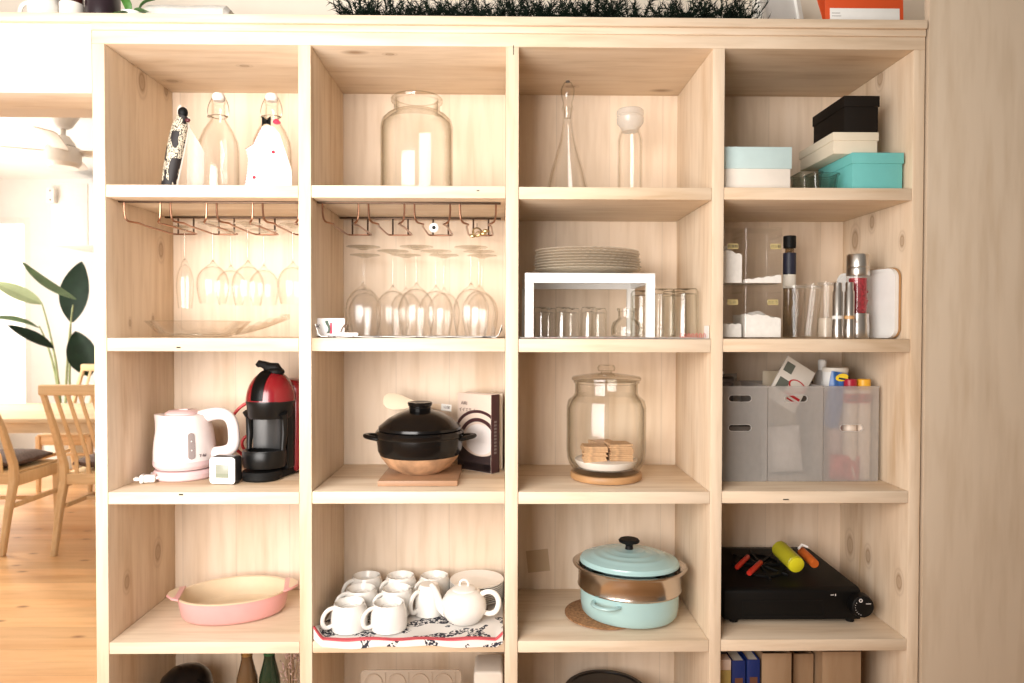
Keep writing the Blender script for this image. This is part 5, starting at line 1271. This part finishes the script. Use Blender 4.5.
MB().frame(rrect(2*W-.15, .040, .004, 4, -.03, .038), rrect(2*W-.154, .036, .003, 4, -.03, .038), .001, T(0, -.0006, 0)).build('front_panel_groove', blackm, t)
# trivet grid on top
slope = math.atan2(.034, Dp-.042)
m = MB()
for k in range(4):
    q = k*PI/4; m.box(-.075, .075, -.003, .003, 0, .006, .001, mtx=T(-.045, Dp*.5, Hs+.018) @ Matrix.Rotation(slope, 4, 'X') @ Matrix.Rotation(q, 4, 'Z'))
m.lathe([(.050, 0), (.062, 0), (.062, .005), (.050, .005)], 40, mtx=T(-.045, Dp*.5, Hs+.0185) @ Matrix.Rotation(slope, 4, 'X')); m.build('pan_support', blackm, t)
def topz(y_): return z4+.0003+Hs+(y_-yf-.012)*math.tan(slope)
def rod(name, label, cat, p0, p1, y0_, y1_, r, m_, capm=None):
    a = Vector((wx(p0, y0_, 560), y0_, topz(y0_)+r+.012)); b_ = Vector((wx(p1, y1_, 560), y1_, topz(y1_)+r+.012)); d = b_-a; ln_ = d.length
    t_ = thing(name, label, cat, a, rot=d.to_track_quat('Z', 'Y').to_euler())
    MB().lathe([(0, 0), (r*.9, 0), (r, .002), (r, ln_-.003), (r*.8, ln_), (0, ln_)], 28).build('barrel', m_, t_)
    if capm: MB().lathe([(0, -.006), (r*.8, -.006), (r*.94, -.004), (r*.94, .0005), (0, .0005)], 28).build('end_cap', capm, t_)
    return t_
rr_ = mat('lighter_red', (.60, .035, .02), .35)
rod('lighter', 'red stick lighter lying on the stove, farther from the yellow torch', 'lighter', 737, 748, yf+.07, yf+.125, .0065, rr_)
rod('lighter', 'red stick lighter lying on the stove, next to the yellow torch', 'lighter', 749, 761, yf+.04, yf+.095, .0068, rr_)
rod('torch', 'thick yellow torch lying on the stove, its round end outward', 'torch', 796, 779, yf+.055, yf+.140, .0215, mat('torch_olive', (.45, .42, .02), .4), mat('torch_yellow', (.72, .66, .02), .35))
rod('tube', 'orange tube with a white cap lying beside the yellow torch', 'tube', 815, 801, yf+.075, yf+.145, .0115, mat('tube_orange', (.60, .13, .02), .4))
m = MB(); xw = wx(801, yf+.13, 553); m.tube([(xw-.012, yf+.118, topz(yf+.12)+.042), (xw, yf+.125, topz(yf+.12)+.051), (xw+.014, yf+.12, topz(yf+.12)+.046)], .0032, 8)
t = m.build('white_clip', whitep); tag(t, 'small white curved clip lying across the orange tube', 'clip')

# ================================================================== row 5
y = .17
t = thing('black_pot', 'black pot with a domed lid on the bottom shelf, by the knotty panel', 'pot', (wx(186, y, 675), y, z5))
ht_ = wz(666, y)-z5
MB().lathe([(0, 0), (.055, 0), (.062, .006), (.065, .06), (.062, ht_-.05), (0, ht_-.05)], 44).build('body', glz, t)
MB().lathe([(0, ht_-.050), (.064, ht_-.050), (.0645, ht_-.044), (.058, ht_-.022), (.040, ht_-.006), (.018, ht_), (0, ht_+.001)], 44).build('lid', glz, t)
def wine_bottle(label, px, y, glassm, capm, hh_):
    t = thing('bottle', label, 'bottle', (wx(px, y, 670), y, z5))
    MB().lathe([(0, 0), (.024, 0), (.0265, .004), (.0265, hh_-.125), (.025, hh_-.108), (.0165, hh_-.075), (.0135, hh_-.060), (.0130, hh_-.012), (.0150, hh_-.010), (.0150, hh_), (0, hh_)], 36).build('body', glassm, t)
    MB().lathe([(.0136, hh_-.052), (.0142, hh_-.052), (.0155, hh_-.011), (.0155, hh_+.001), (0, hh_+.0015), (0, hh_)], 30).build('foil', capm, t)
    return t
wine_bottle('amber bottle with a gold neck foil on the bottom shelf', 247, .15, mat('amber_bottle', (.10, .055, .025), .2, coat=.4), mat('gold_foil', (.30, .19, .07), .4, .7), .300)
wine_bottle('dark green bottle with a green neck foil on the bottom shelf', 269.5, .15, mat('green_bottle', (.008, .025, .012), .15, coat=.4), mat('green_foil', (.012, .07, .025), .35), .302)
# dried flower bunch
t = thing('dried_flowers', 'bunch of pale dried flowers beside the green bottle', 'flowers', (wx(291, .14, 675), .14, z5))
rnd = random.Random(11); m = MB()
for k in range(26):
    a = rnd.uniform(0, 2*PI); q = rnd.uniform(.004, .020); h_ = rnd.uniform(.21, .285)
    m.tube(bez((rnd.uniform(-.006, .006), rnd.uniform(-.006, .006), .002), (0, 0, .08), (q*.5*math.cos(a), q*.5*math.sin(a), .15), (q*math.cos(a), q*math.sin(a), h_), 6), .0009, 5)
m.build('stems', mat('straw', (.30, .20, .12), .9), t)
m = MB()
for k in range(150):
    a = rnd.uniform(0, 2*PI); q = .024*math.sqrt(rnd.random()); z_ = rnd.uniform(.19, .29); p = Vector((q*math.cos(a), q*math.sin(a), z_)); d = Vector((rnd.uniform(-1, 1), rnd.uniform(-1, 1), rnd.uniform(0, 1.2))).normalized()*.008
    m.tube([p, p+d*.5, p+d], .0009, 4, rs=[.0006, .0016, .0003])
m.build('flower_heads', mat('dried_rose', (.46, .30, .26), .9, var=.5, vscale=60), t)
# plastic trays
y = .12
xa, xb = wx(359, y, 678), wx(461, y, 678); ht_ = wz(672.5, y)-z5; cl_ = milky('tray_clear', (.62, .52, .42), .45)
t = thing('plastic_tray', 'translucent moulded tray with a row of round wells standing upright', 'tray', ((xa+xb)/2, y, z5+.0003), rot=(math.radians(-4), 0, 0))
W = (xb-xa)/2
m = MB(); m.prism(rrect(2*W, ht_, .012, 6, 0, ht_/2), .006, T(0, 0, 0), .001).build('plate', cl_, t)
for k in range(4):
    m = MB(); c_ = -W+.034+.0585*k
    for r_ in range(3): m.lathe([(.019, 0), (.0225, 0), (.0225, .005), (.019, .005)], 28, mtx=T(c_, 0, ht_-.030-.055*r_) @ Matrix.Rotation(PI/2, 4, 'X'))
    m.box(c_+.0285, c_+.0300, -.004, 0, .01, ht_-.006); m.build('row_of_wells', cl_, t)
y = .15
xa, xb = wx(479, y, 678), wx(503.5, y, 678); ht_ = wz(672, y)-z5
t = MB().prism(rrect(.075, ht_, .010, 6, 0, ht_/2), .10, T(0, 0, 0), .006, 3).build('white_case', mat('case_white', (.66, .60, .53), .5), loc=(xb-.0375-.001, y, z5+.0003)); tag(t, 'pale plastic case standing beside the translucent tray', 'case')
# round black tin
y = .18; xq = wx(606, y, 675); zq = onz(606, 669, 0)
t = thing('black_tin', 'round black tin with white lettering on its lid', 'tin', (xq, y, z5+.0003))
rt = .108; ht_ = wz(669.5, y+rt)-z5
MB().lathe([(0, 0), (rt-.004, 0), (rt-.002, .003), (rt-.002, ht_-.03), (0, ht_-.03)], 56).build('body', glz, t)
ld = MB().lathe([(0, ht_-.034), (rt, ht_-.034), (rt+.001, ht_-.030), (rt+.001, ht_-.003), (rt-.003, ht_), (rt-.012, ht_), (rt-.014, ht_-.003), (0, ht_-.003)], 64).build('lid', mat('tin_black', (.008, .007, .007), .25), t)
MB().text('kitchen', .034, T(.0, -.0, ht_-.0028), .0004).build('lettering', mat('letter_white', (.62, .58, .54), .6), ld)
# books and file boxes
def vol(name, label, x0, x1, y0_, pt, dep_, cov, pg_, cat='book', band=None):
    h_ = wz(pt, y0_)-z5; cx_ = (x0+x1)/2; w_ = (x1-x0)/2
    t = thing(name, label, cat, (cx_, y0_, z5+.0003))
    MB().box(-w_, -w_+.0025, .002, dep_, 0, h_, .0006).build('cover', cov, t); MB().box(w_-.0025, w_, .002, dep_, 0, h_, .0006).build('cover', cov, t)
    MB().box(-w_, w_, 0, .0026, 0, h_, .001).build('spine', cov, t)
    MB().box(-w_+.0026, w_-.0026, .0028, dep_-.004, .003, h_-.004).build('pages', pg_, t)
    if band: MB().box(-w_*.6, w_*.6, -.0007, .0004, h_-.075, h_-.042).build('spine_label', band, t)
    return t
pw_ = mat('page_block', (.72, .68, .60), .9); bl_ = mat('book_blue', (.006, .02, .12), .4); br_ = mat('spine_brown', (.13, .05, .03), .5)
yv = .05
vol('blue_book', 'dark blue book next to the yellowish carton', wx(732.3, yv, 670), wx(745.5, yv, 670), yv, 662, .17, bl_, pw_, band=br_)
vol('blue_book', 'dark blue book next to the first plywood file box', wx(747.2, yv, 670), wx(760, yv, 670), yv, 661, .17, bl_, pw_, band=br_)
t = thing('carton', 'small cream and yellow carton tight against the fourth upright', 'carton', ((.5145+wx(731, .05, 670))/2, .05, z5+.0003))
w_ = (wx(731, .05, 670)-.5145)/2; h_ = wz(661, .05)-z5; h2 = wz(671.5, .05)-z5
MB().box(-w_, w_, 0, .09, 0, h2, .0008).build('yellow_side', mat('carton_ochre', (.42, .30, .09), .6), t); MB().box(-w_, w_, 0, .09, h2+.0001, h_, .0008).build('cream_top', mat('carton_cream', (.66, .52, .43), .6), t)
MB().box(-w_*.9, w_*.9, .03, .085, h_, h_+.012, .001).build('dark_flap', mat('flap_dark', (.07, .05, .045), .6), t)
ply = wood('ply_box', 2, 0, light=(.36, .235, .14), dark=(.29, .18, .10), dens=0, us=8)
def file_box(label, x0, x1, y0_, pt):
    h_ = wz(pt, y0_)-z5; w_ = (x1-x0)/2; th = .004; dp_ = .29-y0_
    t = thing('file_box', label, 'file box', ((x0+x1)/2, y0_, z5+.0003), group='plywood file boxes on the bottom shelf')
    MB().box(-w_, w_, 0, th, 0, h_, .0006).build('front_panel', ply, t)
    MB().box(-w_, -w_+th, th, dp_, 0, h_).box(w_-th, w_, th, dp_, 0, h_).box(-w_, w_, dp_, dp_+th, 0, h_).build('side_panels', ply, t)
    MB().box(-w_+th, w_-th, th, dp_, 0, th).build('bottom_panel', ply, t)
    return t
file_box('plywood file box right beside the blue books', wx(762, .055, 670), wx(791.5, .055, 670), .055, 655)
file_box('plywood file box set deeper between the two others', wx(793.5, .09, 670), wx(813.5, .09, 670), .09, 655.5)
file_box('plywood file box nearest the end upright, with empty space beside it', wx(822.5, .055, 670), wx(861, .055, 670), .055, 653.5)
# ================================================================== dining room
ash = wood('ash', 2, 0, light=(.80, .58, .34), dark=(.66, .44, .23), dens=0, us=20)
ashx = wood('ash_rail', 0, 2, light=(.80, .58, .34), dark=(.66, .44, .23), dens=0, us=20)
cush = mat('cushion_brown', (.10, .065, .055), .95, var=.45, vscale=120, bump=.5)
def sweep(mb, pts, w, d):      # rectangular bar through points (x, y, z), w along x, d along y
    for (x, y, z, wx_, dy) in ():
        pass
    b = bmesh.new(); rings = []
    for (x, y, z), k in pts:
        rings.append([b.verts.new((x+sx*w/2*k, y+sy*d/2*k, z)) for sx, sy in ((-1, -1), (1, -1), (1, 1), (-1, 1))])
    for P, Q in zip(rings, rings[1:]):
        for i in range(4): b.faces.new((P[i], P[(i+1) % 4], Q[(i+1) % 4], Q[i]))
    b.faces.new(rings[0][::-1]); b.faces.new(rings[-1]); bmesh.ops.recalc_face_normals(b, faces=b.faces)
    bmesh.ops.bevel(b, geom=list(b.edges), offset=.004, segments=2, profile=.5, affect='EDGES'); mb._add(b); return mb
def chair(label, loc, rz):
    """seat faces +y, back at y = 0; origin on the floor under the middle of the back"""
    t = thing('dining_chair', label, 'chair', loc, rz, group='slat-back dining chairs')
    W = .205; SH = .435; TH = .918
    def back(z): return -.055 - .04*(1-min(1, z/SH))*0 + (-.075*((z-SH)/(TH-SH)) if z > SH else 0)
    for s in (-1, 1):
        sweep(MB(), [((s*W, -.10, 0), .8), ((s*W, -.045, .25), 1.0), ((s*W, 0, SH-.03), 1.15), ((s*W, -.005, SH+.06), 1.05), ((s*W*.99, -.085, .70), .9), ((s*W*.97, -.19, TH), .75)], .032, .040).build('rear_post', ash, t)
        sweep(MB(), [((s*W*.97, .40, 0), .8), ((s*W*.97, .395, .2), .95), ((s*W*.97, .39, SH-.001), 1.1)], .034, .034).build('front_leg', ash, t)
        MB().box(s*W*.985-.011, s*W*.985+.011, .0, .375, .245, .272, .004).build('stretcher', ash, t)
        MB().box(s*W*.985-.012, s*W*.985+.012, .016, .376, SH-.070, SH-.001, .004).build('seat_rail', ash, t)
    MB().box(-W*.93, W*.93, .18, .20, .247, .269, .004).build('cross_stretcher', ashx, t)
    MB().box(-W*.92, W*.92, -.010, .014, SH-.055, SH+.008, .004).build('rear_rail', ashx, t)
    MB().box(-W*.92, W*.92, .378, .402, SH-.070, SH-.001, .004).build('front_rail', ashx, t)
    MB().box(-W*.98, W*.98, .016, .415, SH, SH+.014, .005).build('seat', ashx, t)
    MB().box(-W*1.04, W*1.04, -.215, -.175, TH-.010, TH+.048, .008, mtx=None).build('top_rail', ashx, t)
    for k in range(5):
        x = (-.115+.0575*k)*1.15
        sweep(MB(), [((x, -.002, SH), 1), ((x, -.010, SH+.10), 1), ((x, -.088, .70), 1), ((x, -.193, TH), 1)], .021, .013).build('slat', ash, t)
    return t
def cushion(label, loc, rz):
    m = MB(); b = bmesh.new(); bmesh.ops.create_cube(b, size=1); bmesh.ops.subdivide_edges(b, edges=list(b.edges), cuts=8, use_grid_fill=True)
    for v in b.verts:
        x, y, z = v.co*2; e = (1-abs(x)**3)*(1-abs(y)**3)
        v.co = (x*.19*(1-.04*abs(y)**2), y*.18*(1-.04*abs(x)**2), z*(.008+.034*max(0, e)**.6)+.004*math.sin(x*14)*math.sin(y*11)*(z > 0))
    m._add(b); o = m.build('seat_cushion', cush, loc=loc, rot=(0, 0, rz)); return tag(o, label, 'cushion', 'brown fleecy seat cushions')
f2 = onz(54, 556, 0); f1 = onz(6, 556, 0)
W_ = .205
c2 = (f2.x+W_, f2.y+.10, 0); c1 = (f1.x-W_-.02, f1.y+.10, 0)
ch = chair('pale slat-back dining chair seen from behind, beside the shelf unit', c2, 0)
dup(ch, c1, 'pale dining chair with its seat cushion in full view, mostly outside the frame')
tz = .70
f3 = (wx(86, 4.35, 370)+.12, 4.25, 0)
dup(ch, f3, 'pale slat-back dining chair on the far side of the table, by the plant', rz=PI)
cushion('brown fleecy seat cushion on the chair beside the shelf unit', (c2[0], c2[1]+.21, .4515+.040), 0)
cushion('brown fleecy seat cushion on the chair at the picture edge', (c1[0], c1[1]+.21, .4515+.040), 0)
ty = 2.92
t = thing('dining_table', 'pale wooden dining table behind the two near chairs', 'table', (-3.25, ty, 0))
tw = wood('table_wood', 0, 1, light=(.80, .62, .42), dark=(.70, .50, .30), dens=0, us=8)
MB().box(-1.0, .85, 0, .95, .660, .690, .006).build('tabletop', tw, t)
MB().box(-.92, .77, .05, .07, .59, .659).box(-.92, .77, .88, .90, .59, .659).box(-.92, -.90, .07, .88, .59, .659).box(.75, .77, .07, .88, .59, .659).build('apron', tw, t)
for sx in (-.92, .71):
    for sy in (.05, .84): MB().box(sx, sx+.06, sy, sy+.06, 0, .659, .004).build('leg', ash, t)
# large potted plant with paddle leaves
yp = 4.85; b0 = at(67, 381, yp)
t = thing('potted_plant', 'tall paddle-leaved plant in a pot behind the dining chairs', 'plant', (b0.x, yp, 0))
MB().lathe([(0, 0), (.15, 0), (.16, .01), (.19, .34), (.20, .36), (.18, .36), (.17, .32), (0, .32)], 36).build('pot', mat('pot_white', (.70, .68, .64), .5), t)
lg = mat('leaf_dark', (.008, .022, .011), .6, spec=.2, var=.3, vscale=10); lm = mat('leaf_mid', (.10, .17, .07), .35, var=.25, vscale=10); lp = mat('leaf_pale', (.38, .46, .27), .4, var=.12, vscale=10); stm = mat('stem_green', (.28, .34, .17), .5, var=.2, vscale=20)
def V(px, py, y): return at(px, py, y)-Vector((b0.x, yp, 0))
def pleaf(base, tip, w, m_, up, yb, yt, sag=.05, fold=.25, root=(0, 0)):
    B, Tp = V(base[0], base[1], yb), V(tip[0], tip[1], yt)
    m = MB(); leaf(m, B, Tp, w, up=up, fold=fold, sag=sag, n=18, th=.002, taper=.9); m.build('leaf', m_, t)
    m = MB(); r0 = Vector((root[0], root[1], .33)); m.tube(bez(r0, r0+Vector((0, 0, .5)), B*.6+r0*.4+Vector((0, 0, .25)), B, 14), .009, 8, rs=[.013-.007*i/14 for i in range(15)]); m.build('stem', stm, t)
pleaf((71, 322), (81, 261), .27, lg, (0, -1, .15), yp-.05, yp-.02, .02, .2, (.02, 0))
pleaf((90, 376), (75, 331), .24, lg, (.3, -1, .1), yp-.15, yp-.12, .0, .3, (.06, -.02))
pleaf((73, 305), (19, 267), .12, lm, (.1, -.35, 1), yp-.25, yp-.30, -.12, .5, (0, -.03))
pleaf((42, 304), (-8, 282), .13, lp, (0, -.9, .6), yp-.2, yp-.35, .0, .4, (-.04, -.02))
pleaf((39, 326), (-12, 316), .11, lm, (0, -.4, 1), yp-.15, yp-.35, .05, .5, (-.06, 0))
pleaf((53, 349), (7, 326), .13, lg, (.1, -.6, 1), yp-.28, yp-.40, -.03, .45, (-.05, -.03))
# ceiling fan
yf_ = 3.40; c = at(63, 118, yf_)
t = thing('ceiling_fan', 'white ceiling fan with a stepped motor housing and four blades', 'ceiling fan', (c.x, yf_, ZC))
fw = mat('fan_white', (.80, .77, .72), .4)
zz = lambda py: wz(py, yf_)-ZC
MB().lathe([(0, 0), (.105, 0), (.100, -.02), (.055, zz(130)), (.025, zz(132)), (0, zz(132))], 40).build('canopy', fw, t)
MB().lathe([(0, zz(131)), (.018, zz(131)), (.018, zz(142)), (0, zz(142))], 20).build('rod', fw, t)
MB().lathe([(0, zz(139)), (.040, zz(139)), (.075, zz(146)), (.080, zz(149)), (.0, zz(149))], 40).build('motor_cover', fw, t)
MB().lathe([(0, zz(149)), (.082, zz(149)), (.084, zz(150.5)), (0, zz(150.5))], 40).build('dark_band', mat('fan_band', (.12, .10, .085), .5), t, label='dark vent band')
MB().lathe([(0, zz(150.5)), (.105, zz(150.5)), (.115, zz(156)), (.112, zz(166)), (.09, zz(170)), (0, zz(170))], 44).build('motor_housing', fw, t)
for k in range(4):
    q = math.radians(22+90*k); Rm = Matrix.Rotation(q, 4, 'Z')
    MB().prism([(.10, -.05), (.22, -.062), (.58, -.068), (.62, -.05), (.62, .05), (.58, .068), (.22, .062), (.10, .05)], .008, Rm @ T(0, 0, zz(155)) @ Matrix.Rotation(math.radians(80), 4, 'X'), .002).build('blade', fw, t)
# wall cabinet and small fitting at the far wall
xa, xb = wx(51, 5.0, 215), wx(125, 5.0, 215)
za, zb_ = wz(247, 5.0), wz(185, 5.0)
t = thing('wall_cabinet', 'white wall cabinet hung high on the far wall above the plant', 'cabinet', ((xa+xb)/2, 5.0, za)); W = (xb-xa)/2
MB().box(-W, W, .02, YF-5.0-.002, 0, zb_-za, .004).build('body', fw, t)
for s in (-1, 1): MB().box(min(.004*s, (W-.002)*s), max(.004*s, (W-.002)*s), 0, .019, .004, zb_-za-.004, .003).build('door', fw, t)
p = at(53, 196, 4.99)
t = thing('wall_speaker', 'small white fitting with two dark dots on the cabinet corner', 'speaker', (p.x, 4.998, p.z))
MB().box(-.035, .035, -.05, 0, -.07, .07, .006).build('case', fw, t)
m = MB()
for s in (-1, 1): m.ball((0, -.051, .042*s), .008, (1, .4, 1), 10)
m.build('dark_dot', ink, t)

# ------------------------------------------------------------------ light
w = bpy.data.worlds.new('daylight'); SC.world = w; w.use_nodes = True
t = w.node_tree; t.nodes.clear(); o = t.nodes.new('ShaderNodeOutputWorld'); bg = t.nodes.new('ShaderNodeBackground')
tc = t.nodes.new('ShaderNodeTexCoord'); sp = t.nodes.new('ShaderNodeSeparateXYZ'); L(t, tc.outputs['Generated'], sp.inputs[0])
# daylight side of the house is towards -x, the dim interior towards +x
mr = t.nodes.new('ShaderNodeMapRange'); L(t, sp.outputs[0], mr.inputs['Value']); mr.inputs['From Min'].default_value = -.55; mr.inputs['From Max'].default_value = .7; mr.inputs['To Min'].default_value = WORLD_L; mr.inputs['To Max'].default_value = WORLD_R
dt = t.nodes.new('ShaderNodeVectorMath'); dt.operation = 'DOT_PRODUCT'; L(t, tc.outputs['Generated'], dt.inputs[0]); dt.inputs[1].default_value = (-.72, .69, 0)
mo = t.nodes.new('ShaderNodeMapRange'); L(t, dt.outputs['Value'], mo.inputs['Value']); mo.inputs['From Min'].default_value = .45; mo.inputs['From Max'].default_value = .8; mo.inputs['To Min'].default_value = 0; mo.inputs['To Max'].default_value = WORLD_OUT
ad = t.nodes.new('ShaderNodeMath'); ad.operation = 'ADD'; L(t, mr.outputs[0], ad.inputs[0]); L(t, mo.outputs[0], ad.inputs[1])
L(t, ad.outputs[0], bg.inputs['Strength']); bg.inputs['Color'].default_value = (1.0, .89, .76, 1); L(t, bg.outputs[0], o.inputs['Surface'])
def area(name, loc, target, sx, sy, power, col, spread=180):
    l = bpy.data.lights.new(name, 'AREA'); l.shape = 'RECTANGLE'; l.size = sx; l.size_y = sy; l.energy = power; l.color = col
    l.spread = math.radians(spread); ob = bpy.data.objects.new(name, l); COL.objects.link(ob); ob.location = loc; ob.rotation_euler = (Vector(target)-Vector(loc)).to_track_quat('-Z', 'Y').to_euler(); return ob
area('kitchen_window_light', KEY_LOC, KEY_TGT, KEY_S[0], KEY_S[1], KEY_P, (1.0, .955, .91), KEY_SP)
area('dining_window_light', (-5.0, 3.2, 1.2), (-2.2, 3.6, 1.9), 2.2, 1.8, DIN_P, (1.0, .96, .90))
sl = bpy.data.lights.new('sun', 'SUN'); sl.energy = SUN_P; sl.angle = math.radians(6); sl.color = (1.0, .90, .74)
so = bpy.data.objects.new('sun', sl); COL.objects.link(so); so.rotation_euler = Vector((.80, -.42, -.50)).to_track_quat('-Z', 'Y').to_euler()
SC.view_settings.view_transform = 'Standard'; SC.view_settings.look = 'None'; SC.view_settings.gamma = 1; SC.view_settings.use_curve_mapping = False; SC.view_settings.exposure = EXPO
SC.cycles.transparent_max_bounces = 48; SC.cycles.max_bounces = 10; SC.cycles.diffuse_bounces = 3; SC.cycles.use_denoising = True
SC.cycles.sample_clamp_indirect = 6
